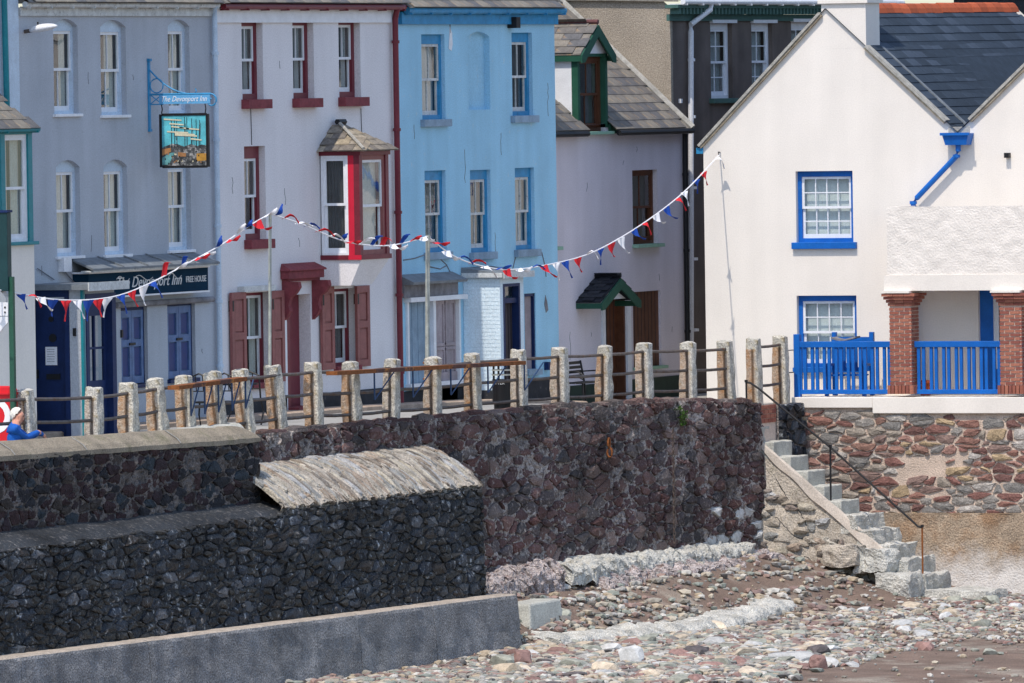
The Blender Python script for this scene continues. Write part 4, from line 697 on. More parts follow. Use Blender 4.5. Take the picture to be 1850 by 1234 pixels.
MB().box(pv.x - .2, pv.x + .25, YW - .02, YW + .35, pv.z - .15, pv.z + .12).build('valley_mortar', 'mortar_verge', rf)
hp = rY(1704, 1752, 241, 262, YW - .25); mb = MB(); mb.hexa([(hp[0] + .06, YW - .3, hp[2]), (hp[1] - .06, YW - .3, hp[2]), (hp[1] - .06, YW - .003, hp[2]), (hp[0] + .06, YW - .003, hp[2]), (hp[0], YW - .34, hp[3]), (hp[1], YW - .34, hp[3]), (hp[1], YW - .003, hp[3]), (hp[0], YW - .003, hp[3])]); mb.box(hp[0] - .03, hp[1] + .03, YW - .37, YW - .36 + .03, hp[3] - .04, hp[3] + .015); mb.build('hopper', 'house_blue', t)
P_ = [onY(1731, 262, YW - .2), onY(1731, 272, YW - .2), onY(1728, 282, YW - .15), onY(1656, 358, YW - .15), onY(1650, 366, YW - .13), onY(1650, 380, YW - .13)]; pipe(t, [tuple(p) for p in P_] + [(P_[-1].x, YW - .13, -.2)], .055, 'house_blue', [tuple(P_[2]), tuple(P_[4])])
MB().box(XL - .14, XL + .0, YW - .04, YW + 6, zev - .2, zev - .08).build('gutter', 'mid_blue', t)
p = onY(1822, 285, YW); MB(T).box(p.x - .05, p.x + .05, .003, .13, p.z - .0, p.z + .1).build('wall_light', 'black_iron', t)
# balcony over the veranda
x0 = onY(1602, 430, YT).x; zb0, zb1, zbe = onY(1700, 497, YT).z, onY(1700, 373, YT).z, onY(1700, 525, YT).z
mb = MB(); nx, nz = 90, 24
for i in range(nx + 1):
    for j in range(nz + 1): a = lerp(x0, XW2, i / nx); z = lerp(zb0, zb1, j / nz); mb.v.append(Vector((a, YT - .012 * noise.noise((a * 5, z * 5, 3)), z)))
for i in range(nx):
    for j in range(nz): k = i * (nz + 1) + j; mb.f.append((k, k + nz + 1, k + nz + 2, k + 1))
mb.box(x0, XW2, YT + .015, YT + .16, zb0, zb1 - .004).box(x0, x0 + .15, YT + .16, YW - .003, zb0, zb1); mb.build('balcony_parapet', 'white_roughcast', t)
MB().box(x0 - .06, XW2, YT - .03, YW - .003, zbe, zb0 - .002).build('balcony_beam', 'white_render', t)
# columns of brick
brm = meshdata('brick', MB().box(0, .198, 0, .06, 0, .055), 'brick'); brh = meshdata('brick', MB().box(0, .092, 0, .06, 0, .055), 'brick'); brs = meshdata('brick', MB().box(0, .064, 0, .06, 0, .17), 'brick')
def column(px0, px1):
    q = rY(px0, px1, 540, 712, YT); W = .47; a0 = q[0]; zf = q[2]; zc = zbe
    c = MB().box(a0 + .012, a0 + W - .012, YT + .012, YT + W - .012, zf, zc - .001).build('column', 'brick_mortar', t)
    z = zf + .19; k = 0; zt_ = zc - .27
    def face(o, u, n, z, off, me, me2):
        x = off
        while x < W - .05:
            full = x + .205 <= W - .006; m_ = me if full and x >= 0 else me2; xx = max(x, .004)
            M = Matrix((u, -n if False else n * -1, Vector((0, 0, 1)))).transposed().to_4x4(); M.translation = o + u * xx + n * .006 + Vector((0, 0, z)); inst('brick', m_, c, M); x = (x + .218 if full else x + .108) if x >= 0 else .114
    while z < zt_ - .06:
        off = .01 if k % 2 else -.1
        face(Vector((a0, YT, 0)), Vector((1, 0, 0)), Vector((0, -1, 0)), z, off, brm, brh); face(Vector((a0 + W, YT, 0)), Vector((0, 1, 0)), Vector((1, 0, 0)), z, off, brm, brh)
        z += .0745; k += 1
    for i in range(7):
        M = Matrix.Translation((a0 - .04 + i * .0785, YT - .045, zf + .006)); inst('brick', brs, c, M)
        M = Matrix.Rotation(math.pi / 2, 4, 'Z'); M.translation = (a0 + W + .045, YT - .04 + i * .0785, zf + .006); inst('brick', brs, c, M)
    for r, (o, h) in enumerate(((.02, .05), (.05, .05), (.09, .05), (.12, .062))):
        zz = zc - .045 - .065 * (4 - r)
        for i in range(3):
            wd = (W + 2 * o) / 3; MB().box(a0 - o + i * wd + .004, a0 - o + (i + 1) * wd - .004, YT - o, YT + .2, zz, zz + .058).build('brick', 'brick', c); MB().box(a0 + W - .1, a0 + W + o, YT - o + i * wd + .006, YT - o + (i + 1) * wd - .004, zz + .001, zz + .057).build('brick', 'brick', c)
    MB().box(a0 - .14, a0 + W + .02, YT - .14, YT + W, zc - .045, zc - .002).build('cap', 'white_render', c)
    return a0, a0 + W
c1 = column(1607, 1651); c2 = column(1806, 1850)
# terrace slab and blue railings
sl0 = rY(1430, 1576, 718, 737, YT - .08); sl1 = rY(1576, 1850, 718, 747, YT - .08); zfl = sl1[3]
MB().box(sl0[0], sl0[1], YT - .08, YW - .003, sl0[2], sl0[3]).build('terrace_slab', 'white_render', t, bevel=.012); MB().box(sl0[1] + .001, XW2 + 1, YT - .085, YW - .003, sl1[2], sl1[3] + .003).build('terrace_slab', 'white_render', t, bevel=.012)
def blue_rail(x0, x1, label, end=False):
    r = thing('balustrade', label, 'railing', ((x0 + x1) / 2, YT + .2, zfl), 'blue terrace railings'); z1 = onY((1500), 617, YT + .2).z; z0 = onY(1500, 712, YT + .2).z; Tt = seaT(YT + .2)
    MB(Tt).box(x0, x1, -.05, .05, z1 - .12, z1).build('top_rail', 'house_blue', r, bevel=.008); MB(Tt).box(x0, x1, -.04, .04, z0, z0 + .09).build('bottom_rail', 'house_blue', r, bevel=.008)
    n = max(2, round((x1 - x0) / .26)); bm = meshdata('baluster', MB(Tt).box(-.031, .031, -.025, .025, z0 + .09, z1 - .12), 'house_blue')
    for i in range(n):
        c = lerp(x0, x1, (i + .5) / n)
        for s in (-.052, .052): inst('baluster', bm, r, Matrix.Translation((c + s, 0, 0)))
    if end:
        for e in (x0 - .05, ): MB(Tt).box(e, e + .13, -.065, .065, z0 - .12, z1 + .15).build('post', 'house_blue', r, bevel=.008)
xa = onY(1440, 660, YT + .2).x
blue_rail(xa, c1[0] - .005, 'bright blue slatted railing from the end post to the first brick column', True); blue_rail(c1[1] + .0, c2[0] - .005, 'bright blue slatted railing between the two brick columns'); blue_rail(c2[1] + .005, c2[1] + 2.2, 'bright blue slatted railing beyond the second brick column')
# bench behind the railing
yb = YT + .75; q = rY(1503, 1578, 600, 712, yb); bn = thing('garden_bench', 'blue wooden bench with upright posts behind the terrace railing', 'bench', ((q[0] + q[1]) / 2, yb, zfl))
Tb = seaT(yb)
for a in (q[0], q[1] - .09):
    MB(Tb).box(a, a + .09, -.09, 0, zfl + .01, q[3]).build('post', 'house_blue', bn, bevel=.006); MB(Tb).box(a + .01, a + .08, .38, .46, zfl + .01, zfl + .62).build('leg', 'house_blue', bn); MB(Tb).box(a, a + .09, 0, .5, zfl + .62, zfl + .67).build('armrest', 'house_blue', bn)
for k in range(4): MB(Tb).box(q[0] + .09, q[1] - .09, .04 + .11 * k, .13 + .11 * k, zfl + .42, zfl + .45).build('seat_slat', 'house_blue', bn)
MB(Tb).box(q[0] + .09, q[1] - .09, -.07, -.02, q[3] - .22, q[3] - .1).box(q[0] + .09, q[1] - .09, -.07, -.02, zfl + .5, zfl + .58).build('back_rail', 'house_blue', bn)
for k in range(6): a = lerp(q[0] + .1, q[1] - .16, k / 5); MB(Tb).box(a, a + .06, -.06, -.03, zfl + .58, q[3] - .22).build('back_slat', 'house_blue', bn)
q2 = rY(1513, 1556, 603, 614, yb - .2); tc_ = MB(seaT(yb - .25)); n = 14
pts = [(lerp(q2[0], q2[1], i / n), q2[3] - .03 - .09 * math.sin(i / n * 2.6 + .3) * (1 - i / n * .5)) for i in range(n + 1)]
for i in range(n): tc_.hexa([(pts[i][0], 0, pts[i][1] - .035), (pts[i + 1][0], 0, pts[i + 1][1] - .035), (pts[i + 1][0], .3, pts[i + 1][1] - .035), (pts[i][0], .3, pts[i][1] - .035), (pts[i][0], 0, pts[i][1]), (pts[i + 1][0], 0, pts[i + 1][1]), (pts[i + 1][0], .3, pts[i + 1][1]), (pts[i][0], .3, pts[i][1])])
tag(tc_.build('seat_cushion', 'grey_board'), 'grey cushion laid over the back of the blue bench', 'cushion')
# flower pot on the terrace
yq = YW - .5; pp = onY(1672, 700, yq); fpm = MB()
fpm.tube([(pp.x, yq, zfl + .01), (pp.x, yq, zfl + .26)], .1, 12, .15); fpm.tube([(pp.x, yq, zfl + .26), (pp.x, yq, zfl + .31)], .165, 12); tag(fpm.build('flower_pot', 'terracotta'), 'small terracotta pot on the terrace behind the railing', 'plant pot')
# houses on the hill behind the white roof
hb = thing('rear_house', 'grey slate roof and dark wall showing over the red ridge tiles', 'house', (6, 36, 6)); MB().box(-.5, 22, 34, 42, -.5, 8.3).build('wall', 'plinth_dark', hb); mb = MB(); mb.poly([(-1, 33.6, 8.2), (23, 33.6, 8.2), (23, 38, 11.5), (-1, 38, 11.5)]); mb.poly([(-1, 42.4, 8.2), (23, 42.4, 8.2), (23, 38, 11.5), (-1, 38, 11.5)]); rf2 = mb.build('roof', 'slate_dark', hb)
slates(hb, rf2, (-1, 33.6, 8.2), (1, 0, 0), (0, 4.4, 3.3), 24, 1.2, .5, .3, 'slate_old')
# ================================================================== ground, quay walls, stairs
XSEA = 4.48; XPP = 5.1; XLW = 5.72; XQ = 6.27
YS0, YS1 = onX(470, 790, XSEA).y, 9.0
def grid(name, m, xs, ys, zf, parent=None):
    mb = MB(); n = len(ys)
    for x in xs:
        for y in ys: mb.v.append(Vector((x, y, zf(x, y))))
    for i in range(len(xs) - 1):
        for j in range(n - 1): k = i * n + j; mb.f.append((k, k + n, k + n + 1, k + 1))
    return mb.build(name, m, parent, org=(0, 0, 0) if parent is None else None)
rng = lambda a, b, n: [lerp(a, b, i / n) for i in range(n + 1)]
struct(grid('road', 'road_concrete', rng(-1.4, 4.4, 12), rng(-60, 34, 90), lambda x, y: roadz(y) - .02 + .012 * noise.noise((x, y * .5, 1))))
struct(MB().add([(p[0], p[1], roadz(p[1]) + p[2]) for i in range(61) for y in [lerp(-60, 9.3, i / 60)] for p in ((.0, y, .07), (.62, y, .07), (.66, y, .05), (.66, y, -.1))], [(i * 4 + k, i * 4 + k + 1, i * 4 + k + 5, i * 4 + k + 4) for i in range(60) for k in range(3)]).build('pavement', 'kerb_stone', org=(0, 0, 0)))
# ---- rubble masonry from Voronoi cells
def clip(poly, n, c):
    out = []; m = len(poly)
    for i in range(m):
        p, q = poly[i], poly[(i + 1) % m]; dp = p[0] * n[0] + p[1] * n[1] - c; dq = q[0] * n[0] + q[1] * n[1] - c
        if dp <= 0: out.append(p)
        if (dp < 0 < dq) or (dq < 0 < dp): k = dp / (dp - dq); out.append((p[0] + (q[0] - p[0]) * k, p[1] + (q[1] - p[1]) * k))
    return out
def cells(L, Hh, sa, sz, jit=.42, course=True):
    """irregular stone outlines filling a rectangle L x Hh; sa x sz = mean stone size"""
    k = sa / sz; W = L / k; seeds = []; z = 0
    while z < Hh:
        h = sz * random.uniform(.6, 1.45); a = random.uniform(-.6, .4) * sz
        while a < W + sz * .5:
            wd = sz * random.choice((.45, .6, .8, 1, 1, 1.3, 1.9)); seeds.append((a + wd / 2 + random.uniform(-jit, jit) * .3 * sz, z + h / 2 + random.uniform(-jit, jit) * sz * .75)); a += wd
        z += h
    out = []; wt = {q: random.uniform(0, .75) * sz * sz for q in seeds}
    for i, s in enumerate(seeds):
        nb = sorted((q for j, q in enumerate(seeds) if j != i and abs(q[0] - s[0]) < 3.5 * sz and abs(q[1] - s[1]) < 3 * sz), key=lambda q: (q[0] - s[0]) ** 2 + (q[1] - s[1]) ** 2)[:18]
        P = [(0, 0), (W, 0), (W, Hh), (0, Hh)]
        for q in nb:
            n = (q[0] - s[0], q[1] - s[1]); c = (q[0] ** 2 + q[1] ** 2 - s[0] ** 2 - s[1] ** 2 + wt[s] - wt[q]) / 2; P = clip(P, n, c)
            if len(P) < 3: break
        if len(P) >= 3: out.append([(p[0] * k, p[1]) for p in P])
    return out
def stone(P, gap, d, fmap, round_=.24, tilt=.35):
    """one stone: outline shrunk by the joint, rounded, proud of the mortar by about d; fmap(a, z, b) -> world"""
    ca = sum(p[0] for p in P) / len(P); cz = sum(p[1] for p in P) / len(P); Q = []
    for p in P:
        r = math.hypot(p[0] - ca, p[1] - cz) + 1e-6; f = max(.35, 1 - gap / r); Q.append((ca + (p[0] - ca) * f, cz + (p[1] - cz) * f))
    R = []; m = len(Q)
    for i in range(m):
        p, q = Q[i], Q[(i + 1) % m]
        if math.hypot(p[0] - q[0], p[1] - q[1]) < gap * .5: R.append(((p[0] + q[0]) / 2, (p[1] + q[1]) / 2)); continue
        for f in (round_, 1 - round_): R.append((lerp(p[0], q[0], f), lerp(p[1], q[1], f)))
    R = [(a + random.uniform(-1, 1) * gap * .9 * min(2, abs(a - ca) / .15 + .3), z + random.uniform(-1, 1) * gap * .6) for a, z in R]
    n = len(R); ta, tz = random.uniform(-tilt, tilt), random.uniform(-tilt, tilt); dd = d * random.uniform(.55, 1.25); vs_ = []
    for a, z in R: vs_.append(fmap(a, z, -.03))
    for a, z in R: vs_.append(fmap(ca + (a - ca) * .90 + random.uniform(-.01, .01), cz + (z - cz) * .88 + random.uniform(-.01, .01), max(.004, dd * (.72 + random.uniform(-.22, .22)) + (a - ca) * ta * d + (z - cz) * tz * d)))
    vs_.append(fmap(ca + random.uniform(-.03, .03), cz + random.uniform(-.02, .02), dd * 1.15))
    return vs_, [(i, (i + 1) % n, n + (i + 1) % n, n + i) for i in range(n)] + [(n + i, n + (i + 1) % n, 2 * n) for i in range(n)]
def rubble(parent, C_, gap, d, fmap, m, vis=None, limit=295, tilt=.35, skip=0, rd=.14):
    items = []
    for P in C_:
        ca = sum(p[0] for p in P) / len(P); cz = sum(p[1] for p in P) / len(P); w_ = Vector(fmap(ca, cz, 0))
        if not seen(w_, 40) or (vis and not vis(w_)): continue
        a2 = abs(sum(P[i][0] * P[(i + 1) % len(P)][1] - P[(i + 1) % len(P)][0] * P[i][1] for i in range(len(P))))
        if a2 < .004 or random.random() < skip: continue
        items.append((a2, P))
    items.sort(key=lambda q: -q[0]); rest = MB()
    for i, (a2, P) in enumerate(items):
        vs_, fs = stone(P, gap * random.choice((.5, .8, 1, 1.2, 1.8)), d, fmap, rd, tilt)
        if i < limit: mb = MB(); mb.add(vs_, fs); mb.build('stone', m(mb.v[-1]) if callable(m) else m, parent)
        else: rest.add(vs_, fs)
    if rest.f: r = rest.build('small_stones', m(rest.v[0]) if callable(m) else m, parent); r['kind'] = 'stuff'
    return len(items)
# ---- sea wall along the road
ztop = lambda y: roadz(y) + .0
sw_ = thing('sea_wall', 'dark red rubble stone sea wall below the road railing', 'wall', (XSEA, 0, -3.1))
bat = lambda z: .10 * max(0, -z) / 3
def wl(a, z, b):
    y = YS0 - .8 + a; zb, zt_ = -3.3, ztop(y) + .03; zz = lerp(zb, zt_, z / 3.3); return (XSEA + bat(zz) + b + .05 * noise.noise((y * .5, zz * .8, 5)), y, zz)
def rough_m(i, j): return .055 * noise.noise((i * .16, j * .17, 2)) + .05 * noise.noise((i * .37, j * .42, 6)) + .035 * noise.noise((i * .9, j * .9, 8))
mb = MB(); na, nz = 560, 84
for i in range(na + 1):
    for j in range(nz + 1): mb.v.append(Vector(wl(i / na * (YS1 - YS0 + .8), j / nz * 3.3, rough_m(i, j) + .022)))
for i in range(na):
    for j in range(nz): k = i * (nz + 1) + j; mb.f.append((k, k + nz + 1, k + nz + 2, k + 1))
for i in range(na):      # top of the wall, back to the road edge
    y0, y1 = YS0 - .8 + i / na * (YS1 - YS0 + .8), YS0 - .8 + (i + 1) / na * (YS1 - YS0 + .8)
    mb.poly([(XSEA - .02, y0, ztop(y0) + .028), (XSEA - .02, y1, ztop(y1) + .028), (XSEA - .5, y1, ztop(y1) + .01), (XSEA - .5, y0, ztop(y0) + .01)])
mb.poly([wl(YS1 - YS0 + .8, 0, 0), wl(YS1 - YS0 + .8, 3.3, 0), (XSEA - .5, YS1, ztop(YS1)), (XSEA - .5, YS1, -3.3)]); mb.build('mortar', 'mortar_dark', sw_)
def vis_sea(p):
    x, y = proj(p); return x > 466 and not (x < 856 and y > (838 - .09 * (x - 470) if x < 760 else 812 + .7 * (x - 755)) + 12)
n1 = rubble(sw_, cells(YS1 - YS0 + .8, 3.3, .46, .185, .9), .016, .075, wl, lambda p: 'rock_pale' if (proj(p)[0] > 1285 and proj(p)[1] > 918 and random.random() < .55) else 'stone_red', vis_sea, tilt=.9, skip=.08)
# rough coping stones on the edge
y = YS0 + .1
while y < YS1 - .3:
    L_ = random.uniform(.45, .95); P = [(0, 0), (L_, 0), (L_, .34), (0, .34)]
    vs_, fs = stone(P, .02, .08, lambda a, z, b: (XSEA - .30 + z + .03 * noise.noise((y, 3, 3)), y + a, ztop(y + a) + .03 + b), tilt=.25); MB().add(vs_, fs).build('coping_stone', 'stone_red', sw_); y += L_
# pier of the wall beyond the stairs
def wl2(a, z, b): y = 10.02 + a; zz = lerp(-3.3, roadz(y) + .02, z / 2.9); return (XSEA + .02 + b, y, zz)
mb = MB(); mb.box(XSEA - .5, XSEA + .015, 10.02, YT - .02, -3.3, roadz(10.5) + .0); mb.build('mortar', 'mortar_dark', sw_); rubble(sw_, cells(1.34, 2.9, .3, .2), .02, .1, wl2, 'stone_black', tilt=.5)
# chains on the wall
def chain(label, px, y0, y1, m, link=.05):
    p0, p1 = onX(px, y0, XSEA + .2), onX(px + 3, y1, XSEA + .22); c = thing('chain', label, 'chain', (XSEA + .2, p0.y, p1.z)); n = int((p0.z - p1.z) / (link * 1.5)); mbs = []
    for k in range(2):
        mm = MB(); ax = Vector((1, 0, 0)) if k else Vector((0, 1, 0)); mm.tube([tuple(ax * link * .55 * math.cos(i / 10 * 6.283) + Vector((0, 0, link * math.sin(i / 10 * 6.283)))) for i in range(11)], link * .22, 5); mbs.append(meshdata('link', mm, m))
    for i in range(n): inst('link', mbs[i % 2], c, Matrix.Translation(p0.lerp(p1, i / n)))
chain('long thin iron chain hanging down the sea wall below the green tuft', 1216, 778, 984, 'grey_iron', .045); chain('short rusty chain hanging from a ring in the sea wall', 1100, 800, 835, 'rust', .09)
# ---- barnacled footing of the sea wall
def lump(name, m, path, width, height, label=None, cat=None, parent=None, amp=.06, n=90, k=7, seed=1, fr=3.0):
    """rough ledge following a path of (x_inner, y, z_top)"""
    mb = MB()
    for i in range(n + 1):
        u = i / n * (len(path) - 1); j = min(int(u), len(path) - 2); f = u - j; p = [lerp(path[j][q], path[j + 1][q], f) for q in range(3)]; wd = width(i / n) if callable(width) else width; hh = height(i / n) if callable(height) else height
        for q in range(k + 1):
            th = q / k * math.pi / 2; x, z = p[0] + wd * math.sin(th) ** .6, p[2] - hh * (1 - max(0, math.cos(th)) ** .45)
            v = Vector((x, p[1], z)); d = noise.noise_vector(v * fr + Vector((seed, 0, 0))) * amp + noise.noise_vector(v * fr * 2.7) * amp * .7 + noise.noise_vector(v * fr * 6.5) * amp * .4; mb.v.append(v + d)
    for i in range(n):
        for q in range(k): a = i * (k + 1) + q; mb.f.append((a, a + 1, a + k + 2, a + k + 1))
    mb.f.append(tuple(range(k + 1))); mb.f.append(tuple(range(n * (k + 1), n * (k + 1) + k + 1)))
    o = mb.build(name, m, parent)
    if label: tag(o, label, cat)
    return o
yf0, yf1 = onX(1022, 1020, XSEA + .6).y, onX(1392, 985, XSEA + .6).y
lump('wall_footing', 'white_barnacle', [(XSEA + .02, yf0, -2.86), (XSEA + .02, lerp(yf0, yf1, .5), -2.92), (XSEA + .02, yf1 - .6, -3.0)], lambda u: .75 - .25 * u, lambda u: .45 - .15 * u, 'pale rounded ledge of worn concrete along the foot of the sea wall', 'ledge', amp=.09, n=240, k=18)
lump('rock_ledge', 'barnacle', [(XSEA - .05, onX(862, 1040, XSEA + .4).y, -2.95), (XSEA - .05, yf0 - .25, -2.8)], .75, .7, 'rough barnacled rock at the foot of the wall beside the buttress', 'rock', amp=.13, n=120, k=18, seed=4, fr=3)
lump('rock_ledge', 'barnacle', [(XSEA + .1, yf0 + 1.2, -3.14), (XSEA + .1, yf1 + .3, -3.24)], .95, .75, 'rough purplish barnacled rock apron below the pale ledge', 'rock', amp=.13, n=220, k=18, seed=9, fr=3)
# ---- parapet on the promenade, lower battered wall, buttress and quay kerb
YP0, YP1 = -33.0, onX(467, 850, XPP).y
pz = lambda y: lerp(.20, .02, (y + 33) / (YP1 + 33))
par = thing('parapet_wall', 'promenade parapet of dark stones under a thick sandy coping', 'wall', (XPP, -24, -1.1))
def wp(a, z, b): y = YP0 + a; zz = lerp(-1.14, pz(y), z / 1.16); return (XPP + b, y, zz)
mb = MB(); na, nz = 400, 34
for i in range(na + 1):
    for j in range(nz + 1): mb.v.append(Vector(wp(i / na * (YP1 - YP0), j / nz * 1.16, .75 * rough_m(i, j) + .014)))
for i in range(na):
    for j in range(nz): k = i * (nz + 1) + j; mb.f.append((k, k + nz + 1, k + nz + 2, k + 1))
mb.add([wp(0, 0, -.05), wp(YP1 - YP0, 0, -.05), wp(YP1 - YP0, 1.16, -.05), wp(0, 1.16, -.05), (XPP - .6, YP0, -1.2), (XPP - .6, YP1, -1.2), (XPP - .6, YP1, pz(YP1)), (XPP - .6, YP0, pz(YP0))], [(0, 1, 2, 3), (4, 5, 6, 7), (1, 5, 6, 2)]); mb.build('mortar', 'mortar_parapet', par)
rubble(par, cells(YP1 - YP0, 1.16, .36, .14, .9), .014, .045, wp, 'stone_parapet', tilt=.4, skip=.08)
cpz = [(-.62, .0), (-.60, .20), (-.45, .25), (-.25, .25), (-.02, .11), (.05, .03), (.05, -.05), (-.3, -.05)]
mb = MB(); n = 60; kk = len(cpz)
for i in range(n + 1):
    y = lerp(YP0, YP1, i / n); e = 1 - .25 * max(0, (y - (YP1 - .5)) / .5) ** 2
    for (b, z) in cpz: v = Vector((XPP + b, y, pz(y) + z * e)); mb.v.append(v + Vector((noise.noise(v * 3), 0, noise.noise(v * 3 + Vector((7, 0, 0))))) * .014)
for i in range(n):
    for q in range(kk - 1): a = i * kk + q; mb.f.append((a, a + 1, a + kk + 1, a + kk))
mb.f.append(tuple(range(n * kk, n * kk + kk))); mb.build('coping', 'coping_concrete', par)
for px in (22, 152, 322): y = onX(px, 800, XPP).y; MB().add([(XPP + b, y + q, pz(y) + z + .012) for q in (-.02, .02) for b, z in ((-.25, .25), (-.02, .11), (.05, .03))], [(0, 1, 4, 3), (1, 2, 5, 4)]).build('coping_joint', 'mortar_verge', par)
q = lump('coping_block', 'step_concrete', [(XPP - .55, onX(340, 770, XPP - .3).y, .30), (XPP - .55, onX(436, 770, XPP - .3).y, .30)], .32, .25, parent=par, amp=.03, n=20)
low = thing('harbour_wall', 'blackened lower harbour wall with a pale slab topped buttress', 'wall', (XLW, -20, -3.1))
YL0, YL1 = -36.0, onX(866, 1075, XLW).y; yb0 = onX(519, 922, XLW).y
def wlow(a, z, b):
    y = YL0 + a; zt_ = -1.20 if y > yb0 - .3 else lerp(-1.36, -1.26, (y + 36) / 20); zz = lerp(-3.22, zt_ + .05 * noise.noise((y * 1.3, 0, 0)), z / 2.0); return (XLW + .1 * (1 - z / 2.0) + b + .06 * noise.noise((y * .7, zz, 8)), y, zz)
mb = MB(); na, nz = 640, 56
for i in range(na + 1):
    for j in range(nz + 1): mb.v.append(Vector(wlow(i / na * (YL1 - YL0), j / nz * 2.0, 1.0 * rough_m(i, j) + .026)))
for i in range(na):
    for j in range(nz): k = i * (nz + 1) + j; mb.f.append((k, k + nz + 1, k + nz + 2, k + 1))
mb.add([wlow(YL1 - YL0, 0, 0), wlow(YL1 - YL0, 2.0, 0), (XSEA, YL1 + .02, -.5), (XSEA, YL1 + .02, -3.3)], [(0, 1, 2, 3)]); mb.build('mortar', 'mortar_black', low)
rubble(low, cells(YL1 - YL0, 2.0, .38, .135, .7), .009, .07, wlow, 'stone_black', limit=295, tilt=.9, rd=.1)
mb = MB(); n = 60     # mortar ledge under the parapet
for i in range(n + 1):
    y = lerp(YL0, yb0 + .3, i / n)
    for x, z in ((XPP - .02, -1.05), (XPP + .12, -1.12), (XPP + .4, -1.2), (XLW + .05, -1.34)): v = Vector((x, y, z)); mb.v.append(v + Vector((0, 0, .05 * noise.noise(v * 2))))
for i in range(n):
    for q in range(3): a = i * 4 + q; mb.f.append((a, a + 1, a + 5, a + 4))
mb.build('ledge', 'mortar_black', low)
# sloping slab top of the buttress: long stones laid down the slope
yu0, yu1 = YP1 - .3, onX(755, 812, XSEA).y
def wb(a, z, b):     # a along, z down the slope 0..1.5
    y = yu0 + a; f = z / 1.5; x = lerp(XSEA - .03, XLW + .05, min(f, 1)) - (0 if f <= 1 else .12); zz = lerp(-.46, -1.20, min(1, f) ** 1.75) - (0 if f < 1 else 1.2 * (f - 1)) + b * .85 + (.05 * noise.noise((y * 3, 5, 0)) if f > .9 else 0); return (x + b * .5, y, zz + .02 * noise.noise((y * 2, x, 0)))
mb = MB(); na, nz = 200, 40
for i in range(na + 1):
    for j in range(nz + 1): mb.v.append(Vector(wb(i / na * (yu1 - yu0 + .06), j / nz * 1.72, .6 * rough_m(i * .8, j * .6) + .02)))
for i in range(na):
    for j in range(nz): k = i * (nz + 1) + j; mb.f.append((k, k + nz + 1, k + nz + 2, k + 1))
sl_ = mb.build('slab_bed', 'rubble_concrete', low)
rubble(sl_, [[(x - .12 * (p[1] if False else 0), q) for x, q in P] for P in cells(yu1 - yu0 + .05, 1.56, .13, .5, .5) for p in [(0, 0)]], .010, .055, wb, 'stone_slab', limit=290, tilt=.7)
# quay kerb of concrete
zq = lambda y: lerp(-3.0, -3.15, (y + 30) / 22)
qk = thing('quay_kerb', 'long grey concrete quay kerb with a pale sunlit top edge', 'kerb', (XQ, -18, -4.3)); YQ1 = onX(935, 1072, XQ).y
js = [-40.0] + [onX(px, 1130, XQ).y for px in (36, 268, 487 + 160, 783)] + [YQ1]; js = sorted(js)
for i in range(len(js) - 1):
    a, b = js[i] + .012, js[i + 1] - .012; mb = MB(); na, nz = max(4, int((b - a) / .18)), 9
    prof = [(XLW - .02, 0), (XQ - .08, 0), (XQ - .02, -.025), (XQ + .0, -.08)] + [(XQ + .012 * k, -.08 - 1.3 * k / nz) for k in range(1, nz + 1)]; kk = len(prof)
    for p in range(na + 1):
        y = lerp(a, b, p / na)
        for (x, z) in prof: v = Vector((x, y, zq(y) + z)); d = noise.noise(v * 2.5) * .02 + noise.noise(v * 9) * .012; mb.v.append(v + Vector((d if z < -.05 else 0, 0, d * .4)))
    for p in range(na):
        for q in range(kk - 1): k = p * kk + q; mb.f.append((k, k + 1, k + kk + 1, k + kk))
    mb.f += [tuple(range(kk)), tuple(range(na * kk, na * kk + kk))]; kb = mb.build('kerb_block', ['quay_concrete', 'kerb_top_sunlit'], qk)
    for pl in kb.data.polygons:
        if pl.normal.z > .75: pl.material_index = 1  # worn sandy top, its tone lightened to carry the sunlight
MB().box(XLW, XQ - .04, js[0], YQ1 - .02, -4.5, zq(-20) - .12).build('core', 'mortar_black', qk)
# loose concrete block right of the quay
q0 = onX(960, 1150, 6.2); blk = MB(); 
p_ = [onX(px, 1120, 6.0).y for px in (958, 1018)]
blk.hexa([(5.35, p_[0] - .1, -4.35), (6.05, p_[0] - .1, -4.35), (6.05, p_[1] + .1, -4.3), (5.35, p_[1] + .1, -4.3), (5.4, p_[0] + .12, -3.42), (5.95, p_[0] + .12, -3.42), (5.95, p_[1], -3.40), (5.4, p_[1], -3.40)])
blk = blk.build('concrete_block', 'step_concrete', bevel=.04); tag(blk, 'squat weathered concrete block standing beside the quay kerb end', 'block')
